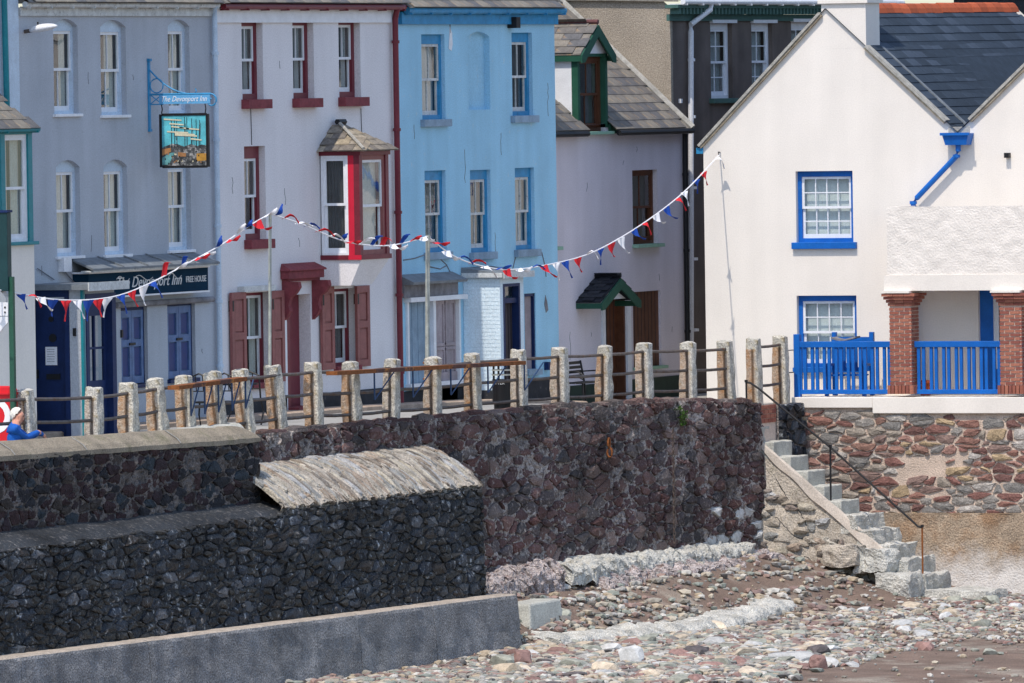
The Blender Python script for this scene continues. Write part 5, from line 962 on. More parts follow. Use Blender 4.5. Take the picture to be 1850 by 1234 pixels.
# ---- stairs
mat('stone_flank', None, .95, .3, 5, .9, 26, .04, palette=[(.34, .30, .25), (.27, .22, .19), (.38, .33, .27), (.22, .19, .17)], fine=.35)
mat('stringer_concrete', (.52, .46, .40), .95, .2, 2, .5, 30, .02, col2=(.42, .30, .20), thr=.64, s2=2.5, fine=.2)
st = thing('stone_steps', 'worn concrete steps descending from the sea wall to the beach', 'stairs', (6.2, 9.5, -4.2)); YA, YBk = 9.0, 10.0; prev = XSEA - .1
SX = []
for k in range(11):
    p = onY(1368 + 30.4 * k, 772 + 26.6 * k, YA); low_ = k >= 6; y0, y1 = (YA, YBk) if not low_ else (YA - .05, YBk + .45); z0 = p.z - (.36 if k < 10 else .6); mb = MB(); nx, ny = 4, 8
    bx = bmesh.new(); bmesh.ops.create_cube(bx, size=1); bmesh.ops.subdivide_edges(bx, edges=bx.edges, cuts=7, use_grid_fill=True)
    A_ = .02 if not low_ else .075
    for v in bx.verts:
        c = Vector((lerp(prev - .03, p.x, v.co.x + .5), lerp(y0, y1, v.co.y + .5), lerp(z0, p.z, v.co.z + .5))); rr = .5 if low_ else .35
        v.co = c + noise.noise_vector(c * 3.3) * A_ + noise.noise_vector(c * 11) * A_ * .35
    mb.v = [v.co.copy() for v in bx.verts]; bx.verts.index_update(); mb.f = [tuple(v.index for v in f.verts) for f in bx.faces]; bx.free()
    mb.build('step', 'step_concrete' if not low_ else 'white_barnacle', st, bevel=.02 if not low_ else .05); SX.append((p.x, p.z)); prev = p.x
# side of the stairs
def side(u, f, o=0):
    x = lerp(XSEA + .0, SX[-1][0] - .05, u); zt_ = -.78 - (x - SX[0][0]) * (SX[0][1] - SX[-1][1]) / (SX[-1][0] - SX[0][0]) - .30
    v = Vector((x, YA - .01 - .55 * f * f * (1 - u * .6), lerp(zt_, min(zt_ - .1, lerp(-3.35, -4.35, u)), f)))
    return v + noise.noise_vector(v * 2.2) * .06 * (f + .15) + noise.noise_vector(v * 6) * .03 * f + noise.noise_vector(v * 14) * .02 * min(1, f * 3) + Vector((0, -o, 0))
mb = MB(); n = 90; kz = 30
for i in range(n + 1):
    for j in range(kz + 1): mb.v.append(side(i / n, j / kz))
for i in range(n):
    for j in range(kz): a = i * (kz + 1) + j; mb.f.append((a, a + 1, a + kz + 2, a + kz + 1))
mb.build('side_wall', 'rubble_concrete', st)
MB().prism([(SX[0][0] - .2, YA + .02, SX[0][1] - .3), (SX[-1][0] - .2, YA + .02, SX[-1][1] - .35), (SX[-1][0] - .2, YA + .02, -4.6), (SX[0][0] - .2, YA + .02, -4.6)], (0, 1.0, 0)).build('core', 'rubble_concrete', st)
_rs = random.Random(31)     # stones showing in the broken flank of the stairs
for i in range(110):
    u, f = _rs.random() ** 1.1, .25 + .75 * _rs.random() ** .8; P = [(0, 0), (_rs.uniform(.12, .4), 0), (_rs.uniform(.14, .38), _rs.uniform(.07, .2)), (_rs.uniform(-.05, .1), _rs.uniform(.08, .2))]; c0 = side(u, f)
    if f > .96: continue
    random.seed(900 + i); vs_, fs = stone(P, .01, .07, lambda a, z, b: tuple(c0 + Vector((a, -b, z - .1)))); MB().add(vs_, fs).build('stone', ('stone_flank', 'stone_slab')[i % 2], st)
# cracks in the stair side
def sband(x): return SX[0][1] - (x - SX[0][0]) * (SX[0][1] - SX[-1][1]) / (SX[-1][0] - SX[0][0])
mb = MB(); n = 40
for i in range(n + 1):
    x = lerp(SX[0][0] - .05, SX[-1][0], i / n); wv = .14 + .12 * noise.noise((x * 1.7, 0, 4)) + .15 * i / n
    for k, (yy, zz) in enumerate(((YA - .012, -.20), (YA - .035, -.24), (YA - .04 - .05 * i / n, -.24 - wv), (YA + .02, -.30 - wv))): mb.v.append(Vector((x, yy, sband(x) + zz)) + noise.noise_vector((x * 3, k, 1)) * .015)
for i in range(n):
    for k in range(3): a = i * 4 + k; mb.f.append((a, a + 1, a + 5, a + 4))
mb.build('stringer', 'stringer_concrete', st)
ck = MB()
for pts in (((.02, .52), (.12, .55), (.22, .62), (.34, .62), (.44, .66), (.5, .60), (.55, .45)), ((.1, .2), (.18, .32), (.24, .34), (.3, .42), (.36, .45)), ((.55, .62), (.66, .55), (.78, .6), (.9, .8)), ((.3, .8), (.45, .85), (.5, .95))):
    Q = []
    for (a0, b0), (a1, b1) in zip(pts, pts[1:]): Q += [tuple(side(lerp(a0, a1, k / 6), lerp(b0, b1, k / 6) + .02 * noise.noise((a0 * 40, k * .7, b0)), .0)) for k in range(6)]
    ck.tube(Q, .009, 5)
ck.build('crack', 'mortar_black', st)
def rough_box(name, m, x0, x1, y0, y1, z0, z1, amp=.06, par=None, taper=.0):
    bx = bmesh.new(); bmesh.ops.create_cube(bx, size=1); bmesh.ops.subdivide_edges(bx, edges=bx.edges, cuts=9, use_grid_fill=True); bx.verts.index_update(); mb = MB()
    for v in bx.verts:
        q = v.co.copy(); r = max(0, q.length - .62); q *= 1 - r * .35; c = Vector((lerp(x0, x1, q.x + .5), lerp(y0, y1, q.y + .5), lerp(z0, z1, q.z + .5))); mb.v.append(c + noise.noise_vector(c * 2.1) * amp + noise.noise_vector(c * 6) * amp * .45 + noise.noise_vector(c * 15) * amp * .2)
    mb.f = [tuple(v.index for v in f.verts) for f in bx.faces]; bx.free(); return mb.build(name, m, par)
p0, p1 = onY(1650, 1066, 8.8), onY(1785, 1104, 8.8); rough_box('step_toe', 'white_barnacle', p0.x, p1.x, 8.75, 10.1, p1.z - .3, p0.z, .05, st)
p0, p1 = onY(1548, 968, 8.7), onY(1612, 1035, 8.7); rough_box('fallen_lump', 'white_barnacle', p0.x, p1.x, 8.4, 9.05, p1.z, p0.z - .25, .12, st)
p0, p1 = onY(1592, 1030, 8.6), onY(1662, 1085, 8.6); rough_box('fallen_lump', 'white_barnacle', p0.x, p1.x, 8.2, 9.0, p1.z, p0.z - .05, .10, st)
p0, p1 = onY(1500, 985, 8.7), onY(1560, 1012, 8.7); rough_box('fallen_lump', 'rubble_concrete', p0.x, p1.x, 8.2, 9.0, p1.z - .1, p0.z, .08, st)
for r in range(4):       # brick infill at the head of the stairs
    x = 0 if r % 2 else -.1
    while x < .98: a, b = max(0, x), min(1.0, x + .215); MB().box(XSEA - .06, XSEA - .02, YA + a + .005, YA + b - .005, -.70 + r * .09, -.62 + r * .09).build('brick', 'brick', st); x += .225
MB().box(XSEA - .5, XSEA - .04, YA, YBk, -1.2, roadz(9.5) - .02).build('head_wall', 'brick_mortar', st)
# iron handrail
hr = thing('handrail', 'thin black iron handrail running down beside the concrete steps', 'handrail', (6, 9.08, -3)); YHn = YA + .1
P3 = [onY(*p, YHn) for p in ((1347, 690), (1356, 692), (1372, 703), (1500, 808), (1652, 945), (1658, 951), (1666, 953))]; MB().tube([tuple(p) for p in P3], .022, 8).build('rail', 'black_iron', hr)
for (x, y0, y1) in ((1348, 689, 737), (1500, 806, 905), (1666, 951, 1032)):
    p, q = onY(x, y0, YHn), onY(x + 1, y1, YHn); MB().tube([tuple(p), (q.x, YHn, q.z - .05)], .02, 8).build('stanchion', 'black_iron' if x < 1600 else 'rust', hr); MB().tube([(p.x, YHn, p.z - .02), (p.x, YHn, p.z + .03)], .035, 8).build('knob', 'black_iron', hr)
# ---- stone retaining wall below the terrace
rw = thing('retaining_wall', 'sunlit retaining wall of mixed red and grey stones below the terrace', 'wall', (7, YT, -2.6)); xr0, xr1 = onY(1449, 830, YT).x, 10.4; zrb = onY(1650, 927, YT).z; zrt = sl1[2] + .02
def wr(a, z, b): return (xr0 + a, YT - b + .02 * noise.noise((a, z, 4)), lerp(zrb, zrt + .12, z / 2.2))
MB().box(xr0, xr1, YT, YT + .4, zrb - 2.5, zrt).build('mortar', 'mortar_light', rw)
MB().box(xr0, onY(1576, 740, YT).x, YT - .001, YT + .3, zrt, sl0[2] - .001).build('mortar', 'mortar_light', rw)
def vis_r(p):
    x, y = proj(p); return not (p.z > zrt - .06 and x > 1572) and p.z < sl0[2] - .05 and not (1625 < x < 1735 and 825 < y < 900 and random.random() < .4)
rubble(rw, cells(xr1 - xr0, 2.2, .34, .14, .8), .016, .05, wr, 'stone_house', vis_r, tilt=.25, rd=.2)
mb = MB(); nx, nz = 70, 14
for i in range(nx + 1):
    for j in range(nz + 1): x = lerp(xr0 + .8, xr1 + 2, i / nx); z = lerp(-4.7, zrb, j / nz); v = Vector((x, YT - .10 - .25 * (1 - j / nz) ** 2, z)); mb.v.append(v + Vector((0, noise.noise(v * 3) * .03 + noise.noise(v * 9) * .015, 0)))
for i in range(nx):
    for j in range(nz): k = i * (nz + 1) + j; mb.f.append((k, k + nz + 1, k + nz + 2, k + 1))
mb.add([(xr0 + .8, YT - .10, zrb), (xr1 + 2, YT - .10, zrb), (xr1 + 2, YT + .02, zrb + .01), (xr0 + .8, YT + .02, zrb + .01)], [(0, 1, 2, 3)]); mb.build('plinth', 'plinth_render', rw)
_m = MATS['plinth_render']; _nt = _m.node_tree; _P = _nt.nodes['Principled BSDF']; _src = _P.inputs['Base Color'].links[0].from_socket   # salt and barnacles whiten the tidal zone at its foot
_tc = _nt.nodes.new('ShaderNodeTexCoord'); _sp = _nt.nodes.new('ShaderNodeSeparateXYZ'); _nt.links.new(_tc.outputs['Object'], _sp.inputs[0]); _nz = _nt.nodes.new('ShaderNodeTexNoise'); _nz.inputs['Scale'].default_value = 2.2; _nz.inputs['Detail'].default_value = 9; _nz.inputs['Roughness'].default_value = .75; _nt.links.new(_tc.outputs['Object'], _nz.inputs[0])
_ma = _nt.nodes.new('ShaderNodeMath'); _ma.operation = 'MULTIPLY_ADD'; _nt.links.new(_nz.outputs[0], _ma.inputs[0]); _ma.inputs[1].default_value = 1.6; _nt.links.new(_sp.outputs[2], _ma.inputs[2])
_mr = _nt.nodes.new('ShaderNodeMapRange'); _mr.inputs[1].default_value = .15; _mr.inputs[2].default_value = -.45; _nt.links.new(_ma.outputs[0], _mr.inputs[0]); _mx = _nt.nodes.new('ShaderNodeMix'); _mx.data_type = 'RGBA'; _nt.links.new(_mr.outputs[0], _mx.inputs[0]); _nt.links.new(_src, _mx.inputs[6]); _mx.inputs[7].default_value = (.58, .55, .52, 1); _nt.links.new(_mx.outputs[2], _P.inputs['Base Color'])
# ---- granite post and rail fence
FX = 4.2
fence = thing('post_and_rail_fence', 'rough granite posts with three iron rails along the sea wall', 'fence', (FX, -5, 0))
def post_mesh(seed, lean):
    bx = bmesh.new(); bmesh.ops.create_cube(bx, size=1); bmesh.ops.subdivide_edges(bx, edges=bx.edges, cuts=5, use_grid_fill=True)
    for v in bx.verts:
        c = v.co; z = c.z + .5; tp = 1 - .12 * z; edge = max(abs(c.x), abs(c.y)); rn = .93 if abs(c.x) > .49 and abs(c.y) > .49 else 1; top = .96 if c.z > .49 and edge > .45 else 1
        p = Vector((c.x * .285 * tp * rn * top, c.y * .285 * tp * rn * top, z * (1 if c.z < .49 or edge < .45 else .985))); v.co = p + noise.noise_vector(Vector((p.x * 7, p.y * 7, p.z * 7 + seed * 9))) * .03; v.co.z = max(-.02, v.co.z)
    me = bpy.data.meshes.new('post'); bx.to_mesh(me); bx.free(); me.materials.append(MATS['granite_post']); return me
m = mat('granite_post', None, .95, .25, 9, 1.0, 45, .03, palette=[(.52, .50, .45), (.46, .44, .39), (.54, .51, .44)], fine=.4, col2=(.34, .28, .17), thr=.6, s2=6)
nt = m.node_tree; L = nt.links.new; P = nt.nodes['Principled BSDF']; src = P.inputs['Base Color'].links[0].from_socket   # rust stain and painted rail shadow below the rail holes on one face
g = nt.nodes.new('ShaderNodeTexCoord'); sp = nt.nodes.new('ShaderNodeSeparateXYZ'); L(g.outputs['Object'], sp.inputs[0]); sn = nt.nodes.new('ShaderNodeSeparateXYZ'); L(g.outputs['Normal'], sn.inputs[0])
def mth(op, a, b=None):
    n = nt.nodes.new('ShaderNodeMath'); n.operation = op; n.use_clamp = op == 'MULTIPLY'
    for i, q in enumerate((a, b)):
        if q is None: continue
        if isinstance(q, (int, float)): n.inputs[i].default_value = q
        else: L(q, n.inputs[i])
    return n.outputs[0]
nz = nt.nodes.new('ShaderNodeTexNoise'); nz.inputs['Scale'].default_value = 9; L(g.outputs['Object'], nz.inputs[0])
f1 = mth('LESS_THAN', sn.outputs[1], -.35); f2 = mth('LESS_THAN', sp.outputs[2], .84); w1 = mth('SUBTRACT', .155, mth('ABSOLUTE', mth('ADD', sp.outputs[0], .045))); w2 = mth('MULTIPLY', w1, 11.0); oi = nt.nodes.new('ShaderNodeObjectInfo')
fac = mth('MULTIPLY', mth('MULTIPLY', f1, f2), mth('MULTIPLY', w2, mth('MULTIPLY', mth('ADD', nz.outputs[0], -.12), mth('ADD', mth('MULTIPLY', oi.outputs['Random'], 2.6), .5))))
x = nt.nodes.new('ShaderNodeMix'); x.data_type = 'RGBA'; L(fac, x.inputs[0]); L(src, x.inputs[6]); x.inputs[7].default_value = (.36, .15, .035, 1); w3 = mth('MULTIPLY', mth('SUBTRACT', .034, mth('ABSOLUTE', mth('ADD', sp.outputs[0], -.022))), 60.0); f4 = mth('MULTIPLY', mth('MULTIPLY', f1, f2), mth('MULTIPLY', w3, .72)); x2 = nt.nodes.new('ShaderNodeMix'); x2.data_type = 'RGBA'; L(f4, x2.inputs[0]); L(x.outputs[2], x2.inputs[6]); x2.inputs[7].default_value = (.06, .032, .016, 1); L(x2.outputs[2], P.inputs['Base Color'])   # rust run below the rails, with the rail's cast shadow painted into it
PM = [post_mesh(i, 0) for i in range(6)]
posts = [(-68, 706, 800), (50, 703, 797), (168, 700, 789), (233, 692, 784), (287, 684, 782), (338, 678, 778), (395, 671, 786), (446, 666, 788), (503, 660, 790), (568, 655, 782), (636, 654, 774), (706, 648, 769), (781, 645, 764), (855, 638, 759), (938, 632, 754), (1012, 628, 750), (1090, 625, 747), (1165, 619, 742), (1243, 618, 738), (1314, 615, 736), (1363, 612, 724), (1412, 607, 720)]
PT = []
for i, (px, y0, y1) in enumerate(posts):
    yy = onX(px, (y0 + y1) / 2, FX).y; zb = roadz(yy) - .02; zt_ = onX(px, y0, FX).z; h = zt_ - zb; lean = random.uniform(-.04, .04) + (.09 if 4 <= i <= 8 else 0); ly = random.uniform(-.045, .045)
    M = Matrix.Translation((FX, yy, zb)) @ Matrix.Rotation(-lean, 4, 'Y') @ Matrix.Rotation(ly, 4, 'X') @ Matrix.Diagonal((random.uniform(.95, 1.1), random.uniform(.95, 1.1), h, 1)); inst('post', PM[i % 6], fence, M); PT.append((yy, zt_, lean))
for i in range(len(PT) - 1):
    if i == 19: continue      # gap at the head of the stairs
    (a, za, la), (b, zb_, lb) = PT[i], PT[i + 1]
    for dz in (.17, .56, .95):
        if i < 5 and dz == .95: continue
        MB().tube([(FX + .02, a, za - dz), (FX + .02 + random.uniform(-.01, .01), (a + b) / 2, (za + zb_) / 2 - dz - .012), (FX + .02, b, zb_ - dz)], .029, 8).build('rail', 'grey_iron', fence)
MB().tube([(FX, PT[-1][0], PT[-1][1] - .3), (FX + .05, YT + .15, PT[-1][1] - .3)], .012, 6).build('wire', 'grey_iron', fence); MB().tube([(FX, PT[-1][0], PT[-1][1] - .75), (FX + .05, YT + .15, PT[-1][1] - .75)], .012, 6).build('wire', 'grey_iron', fence)
# ================================================================== beach
def sm(t): t = max(0, min(1, t)); return t * t * (3 - 2 * t)
def beachz(x, y):
    L_ = lerp(2.0, 4.2, max(0, min(1, (y + 8) / 17))); s = x - 4.6
    z = -3.22 - .98 * sm(s / L_) - .035 * max(0, s - L_)
    return z + .07 * noise.noise((x * .35, y * .3, 2)) + .03 * noise.noise((x * 1.3, y * 1.1, 7))
m = mat('beach_sand', (.175, .125, .098), .9, .25, 1.2, .9, 30, .03, fine=.35, col2=(.29, .25, .205), thr=.6, s2=.55)
struct(grid('beach', 'beach_sand', rng(4.3, 26, 110), rng(-42, 12.2, 200), beachz))
struct(MB().poly([(-300, -400, -5.6), (300, -400, -5.6), (300, 300, -5.6), (-300, 300, -5.6)]).build('seabed', 'beach_sand', org=(0, 0, 0)))
struct(MB().poly([(-300, 20, -1.2), (-2, 20, -1.2), (-2, 300, -1.2), (-300, 300, -1.2)]).build('ground', 'road_concrete', org=(0, 0, 0)))
def rock_mesh(seed, sub=2, flat=.55):
    bx = bmesh.new(); bmesh.ops.create_icosphere(bx, subdivisions=sub, radius=.5)
    for v in bx.verts:
        n = v.co.normalized(); k = 1 + .35 * noise.noise(n * 1.3 + Vector((seed * 3.1, 0, 0))) + .12 * noise.noise(n * 3.2 + Vector((0, seed, 0))); v.co = n * .5 * k; v.co.z *= flat
        if v.co.z > .17: v.co.z = .17 + (v.co.z - .17) * .35
        for q in range(5):
            rr = random.Random(seed * 7 + q); pn = Vector((rr.uniform(-1, 1), rr.uniform(-1, 1), rr.uniform(-.4, 1))).normalized(); dd = v.co.dot(pn) - rr.uniform(.22, .36); v.co -= pn * max(0, dd) * .9
    mb = MB(); bx.verts.index_update(); mb.v = [v.co.copy() for v in bx.verts]; mb.f = [tuple(v.index for v in f.verts) for f in bx.faces]; bx.free(); return mb
def free_beach(x, y):
    if x < 5.3 and y > -8.5: return False
    if y < YQ1 + .3 and x < XQ + .2: return False
    if y > 8.6 and x < SX[-1][0] + 1.2: return False
    if y > 11.0: return False
    return True
KINDS = [('rock_red', 'dusky red stone lying on the shingle beach', 'red stones on the beach'), ('rock_green', 'grey green stone lying on the shingle beach', 'grey green stones on the beach'), ('rock_cream', 'pale ochre cream stone lying on the shingle beach', 'cream stones on the beach'), ('rock_pale', 'pale grey stone lying on the shingle beach', 'pale grey stones on the beach'), ('rock_dark', 'blackish stone lying on the shingle beach', 'dark stones on the beach')]
RM = {k[0]: [] for k in KINDS}
for ki, k in enumerate(KINDS):
    for j in range(4):
        me = meshdata('rock', rock_mesh(ki * 5 + j), k[0])
        RM[k[0]].append(me)
random.seed(5)
cnt = 0; tries = 0
def sandy(px, py):
    q = 22 * noise.noise((px * .008, py * .03, 9)); return (px > 1440 and py > 1142 + q - .02 * (px - 1480) + (22 if px > 1730 else 0)) or (1300 < px < 1620 and 1122 + q * .5 < py < 1152 + q) or (1000 < px < 1140 and 1118 + q * .4 < py < 1140 + q * .6)
placed = []
while cnt < 288 and tries < 12000:
    tries += 1; px = random.uniform(880, 1850); py = random.uniform(1060, 1232); p = onZ(px, py, -4.3); z = beachz(p.x, p.y)
    for _ in range(5): p = onZ(px, py, z); z = beachz(p.x, p.y)
    if not free_beach(p.x, p.y): continue
    sd = sandy(px, py)
    if sd and random.random() > .045: continue
    s = random.choice((.22, .26, .3, .34, .40, .48, .6)) * (.75 if sd else 1) * (.8 if px > 1500 else 1.0)
    if any((p.x - q[0]) ** 2 + (p.y - q[1]) ** 2 < ((s + q[2]) * .33) ** 2 for q in placed): continue
    placed.append((p.x, p.y, s)); k = KINDS[random.choices(range(5), (.30, .30, .17, .18, .05))[0]]
    o = bpy.data.objects.new('beach_stone', random.choice(RM[k[0]])); COL.objects.link(o); o.location = (p.x, p.y, z + s * .10); o.rotation_euler = (random.uniform(-.2, .2), random.uniform(-.2, .2), random.uniform(0, 6.28)); o.scale = (s * random.uniform(.8, 1.3), s * random.uniform(.7, 1.1), s * random.uniform(.6, 1.1)); tag(o, k[1], 'stone', k[2]); cnt += 1
def bigrock(px, py, sz, m, label, rot=0, seed=1, flat=.6, lift=.2):
    z = -4.3
    for _ in range(6): p = onZ(px, py, z); z = beachz(p.x, p.y)
    mb = rock_mesh(seed, 3, flat); Mx = Matrix.Rotation(rot, 4, 'Z'); mb.v = [Mx @ Vector((v.x * sz[0], v.y * sz[1], v.z * sz[2])) for v in mb.v]; me = meshdata('boulder', mb, m)
    o = bpy.data.objects.new('boulder', me); COL.objects.link(o); o.location = (p.x, p.y, z + lift); tag(o, label, 'rock')
bigrock(1478, 1090, (.36, .36, .7), 'rock_red', 'rusty orange red boulder on the shingle below the steps', seed=3, lift=.1)
bigrock(1435, 1196, (1.15, .6, .62), 'rock_pale', 'large flat pale slab with a dark side on the wet sand', seed=8, lift=.06, rot=.3); bigrock(1140, 1200, (.5, .4, .95), 'rock_pale', 'upright pointed pale grey rock among the shingle', seed=6, lift=.12)
bigrock(1285, 1142, (.6, .5, .6), 'rock_cream', 'large rounded cream boulder among green and red stones', seed=12, lift=.08); bigrock(905, 1208, (.5, .5, .7), 'rock_green', 'pale green speckled boulder at the foot of the quay kerb', seed=14, lift=.1); bigrock(940, 1200, (.45, .4, .8), 'rock_red', 'angular red block leaning at the end of the quay kerb', seed=15, lift=.12)
# pale concrete apron with cobbles set in it
ap = [onZ(px, py, -3.55) for px, py in ((1022, 1108), (1180, 1092), (1320, 1075), (1440, 1052))]; lump('concrete_apron', 'white_barnacle', [(p.x - .85, p.y, beachz(p.x, p.y) + .22) for p in ap], .85, .42, 'pale weathered concrete apron curving across the upper beach', 'apron', amp=.075, n=240, k=18, seed=20, fr=1.8)
# shingle, too small to count
import array
base = [rock_mesh(40 + i, 1, .6) for i in range(5)]; V = []; Fc = []; n = 0; random.seed(9)
while n < 27000:
    px = random.uniform(520, 1880); py = random.uniform(1040, 1240) if random.random() < .72 else random.uniform(985, 1100); p = onZ(px, py, -4.3); z = beachz(p.x, p.y)
    for _ in range(3): p = onZ(px, py, z); z = beachz(p.x, p.y)
    if p.x < 4.7 or (p.y < YQ1 + .1 and p.x < XQ + .1) or p.y > 11.1: continue
    if sandy(px, py) and random.random() > .035: n += 1; continue
    s = random.choice((.06, .08, .10, .12, .15, .19, .24)) * (1 if px < 1550 else .7); b = random.choice(base); c, s_ = math.cos(random.random() * 6.28), math.sin(random.random() * 6.28); k = len(V); sx, sy = s * random.uniform(.8, 1.5), s * random.uniform(.7, 1.1)
    V += [(p.x + c * v.x * sx - s_ * v.y * sy, p.y + s_ * v.x * sx + c * v.y * sy, z + .2 * s + v.z * s) for v in b.v]; Fc += [tuple(i + k for i in f) for f in b.f]; n += 1
me = bpy.data.meshes.new('shingle'); me.from_pydata(V, [], Fc); me.materials.append(MATS['shingle']); sh = bpy.data.objects.new('shingle', me); COL.objects.link(sh); struct(sh, 'stuff'); sh['label'] = 'fine mixed shingle spread over the beach'
# ================================================================== bunting and poles
random.seed(21)
def pole(px, y0, y1, X, label, r=.03):
    b = onX(px - 2, y1, X); tp = onX(px, y0, X); zz = roadz(b.y) - .02; t = thing('bunting_pole', label, 'pole', (X, b.y, zz)); MB().tube([(X, b.y, zz), (X, tp.y, tp.z)], r, 8).build('pole', 'galvanised', t)
    for z in (zz + .75, zz + 1.05): MB().tube([(X, b.y, z - .02), (X, b.y, z + .02)], r * 1.5, 8).build('clamp', 'rust', t)
    return tp
XPO = FX - .24
t1 = pole(488, 388, 700, XPO, 'thin grey pole carrying bunting in front of the maroon shutters'); t2 = pole(773, 425, 720, XPO, 'streaked metal pole carrying bunting in front of the boarded shopfront', .045)
def span(label, pts, step, mode, first=0):
    cum = [0]
    for a, b in zip(pts, pts[1:]): cum.append(cum[-1] + (b - a).length)
    t = thing('bunting', label, 'bunting', pts[0], 'bunting over the quay'); mb = MB(); mb.tube([tuple(p) for p in pts], .013, 5).build('cord', 'flag_white', t)
    L_ = cum[-1]; pix = abs(proj(pts[-1])[0] - proj(pts[0])[0]); n = int(pix / step); k = first
    for i in range(n):
        u = (i + .5 + random.uniform(-.2, .2)) / n * L_; j = max(q for q in range(len(cum) - 1) if cum[q] <= u); f = (u - cum[j]) / (cum[j + 1] - cum[j]); p = pts[j].lerp(pts[j + 1], f); d = (pts[j + 1] - pts[j]).normalized()
        ang = mode(p) + random.uniform(-.7, .7); wind = (_R0 * math.cos(ang) + Vector((0, 0, math.sin(ang)))).normalized(); side = d * .6 + _R0 * .4; side.normalize()
        ln = random.uniform(.22, .31); hw = random.uniform(.075, .105); v = []; S = 6; cv = random.uniform(-1, 1); nrm = wind.cross(side).normalized()
        for a in range(S + 1):
            q = a / S; c = p + wind * ln * q + Vector((0, 0, -.06 * q * q)) + side.cross(nrm) * .0 + (Vector((0, 0, 1)) * cv * .07 + nrm * .05 * cv) * math.sin(q * 3.0); w_ = hw * (1 - q)
            for e in (-1, 0, 1): v.append(tuple(c + side * w_ * e + nrm * .03 * math.sin(e * 2 + q * 5)))
        fm = MB(); fm.add(v, [(a * 3 + e, a * 3 + e + 1, a * 3 + e + 4, a * 3 + e + 3) for a in range(S) for e in range(2)]); fm.build('flag', ('flag_white', 'flag_blue', 'flag_red')[k % 3], t, smooth=True); k += 1
def smooth_pts(fn, pts, sub=5):
    P = [fn(*p) for p in pts]; out = []
    for i in range(len(P) - 1):
        p0, p1, p2, p3 = P[max(0, i - 1)], P[i], P[i + 1], P[min(len(P) - 1, i + 2)]
        for s in range(sub): u = s / sub; out.append(.5 * (2 * p1 + (p2 - p0) * u + (2 * p0 - 5 * p1 + 4 * p2 - p3) * u * u + (3 * p1 - p0 - 3 * p2 + p3) * u ** 3))
    out.append(P[-1]); return out
fX = lambda x, y: onX(x, y, XPO)
span('red white and blue bunting sagging in front of the inn doors', smooth_pts(fX, [(-60, 512), (20, 528), (110, 542), (200, 537), (270, 512), (340, 475), (400, 442), (450, 408), (488, 386)]), 19, lambda p: -1.25 if proj(p)[0] < 290 else .6)
span('red white and blue bunting fluttering below the bay window', smooth_pts(fX, [(488, 386), (545, 405), (610, 432), (665, 443), (715, 442), (773, 427)]), 19, lambda p: .5, 1)
Pw = onY(1300, 278, YW - .03); N_ = Vector((Pw.y - t2.y, -(Pw.x - t2.x), 0)).normalized()
span('red white and blue bunting climbing from the pole to the white house corner', smooth_pts(lambda x, y: onP(x, y, t2, N_), [(773, 427), (815, 460), (860, 478), (915, 487), (980, 480), (1060, 460), (1130, 424), (1195, 380), (1245, 338), (1300, 279)]), 20, lambda p: -.9 if proj(p)[0] > 1000 else -.2, 2)
bh = thing('bunting_hook', 'small iron hook holding the bunting on the white gable', 'hook', tuple(Pw)); MB().tube([(Pw.x, YW - .001, Pw.z + .03), (Pw.x, YW - .09, Pw.z + .04), (Pw.x, YW - .09, Pw.z - .04)], .012, 6).build('hook', 'black_iron', bh)
# ================================================================== drinks shelves on the railing
def shelf(px0, px1, y0, y1, label, m):
    X = FX + .26; a, b = onX(px0, y0, X), onX(px1, y1, X); t = thing('drinks_shelf', label, 'shelf', (X, a.y, a.z - .4), 'drinking shelves on the railing'); n = 5
    for i in range(n):
        p, q = a.lerp(b, i / n), a.lerp(b, (i + 1) / n); MB().hexa([(X - .1, p.y + .01, p.z - .07), (X + .12, p.y + .01, p.z - .07), (X + .12, q.y - .01, q.z - .07), (X - .1, q.y - .01, q.z - .07), (X - .1, p.y + .01, p.z), (X + .12, p.y + .01, p.z), (X + .12, q.y - .01, q.z), (X - .1, q.y - .01, q.z)]).build('plank', m if i % 2 else 'rust', t)
        r = q.lerp(p, .5); MB().tube([(X + .1, q.y - .05, q.z - .06), (X + .1, q.y - .05, q.z - .55)], .016, 6).build('upright', 'blue_iron', t); MB().tube([(X + .1, q.y - .05, q.z - .55), (X + .1, q.y + (p.y - q.y) * .5 * -1, q.z - .06)], .014, 6).build('brace', 'blue_iron', t)
mat('rusty_brown', (.10, .045, .035), .8, .3, 8, .2, 40, col2=(.38, .15, .03), thr=.58, s2=4)
shelf(598, 940, 671, 652, 'long rusty plank shelf on blue braces fixed across the granite posts', 'rusty_brown'); shelf(312, 436, 697, 681, 'short rusty plank shelf fixed to the railing by the inn', 'rusty_brown')
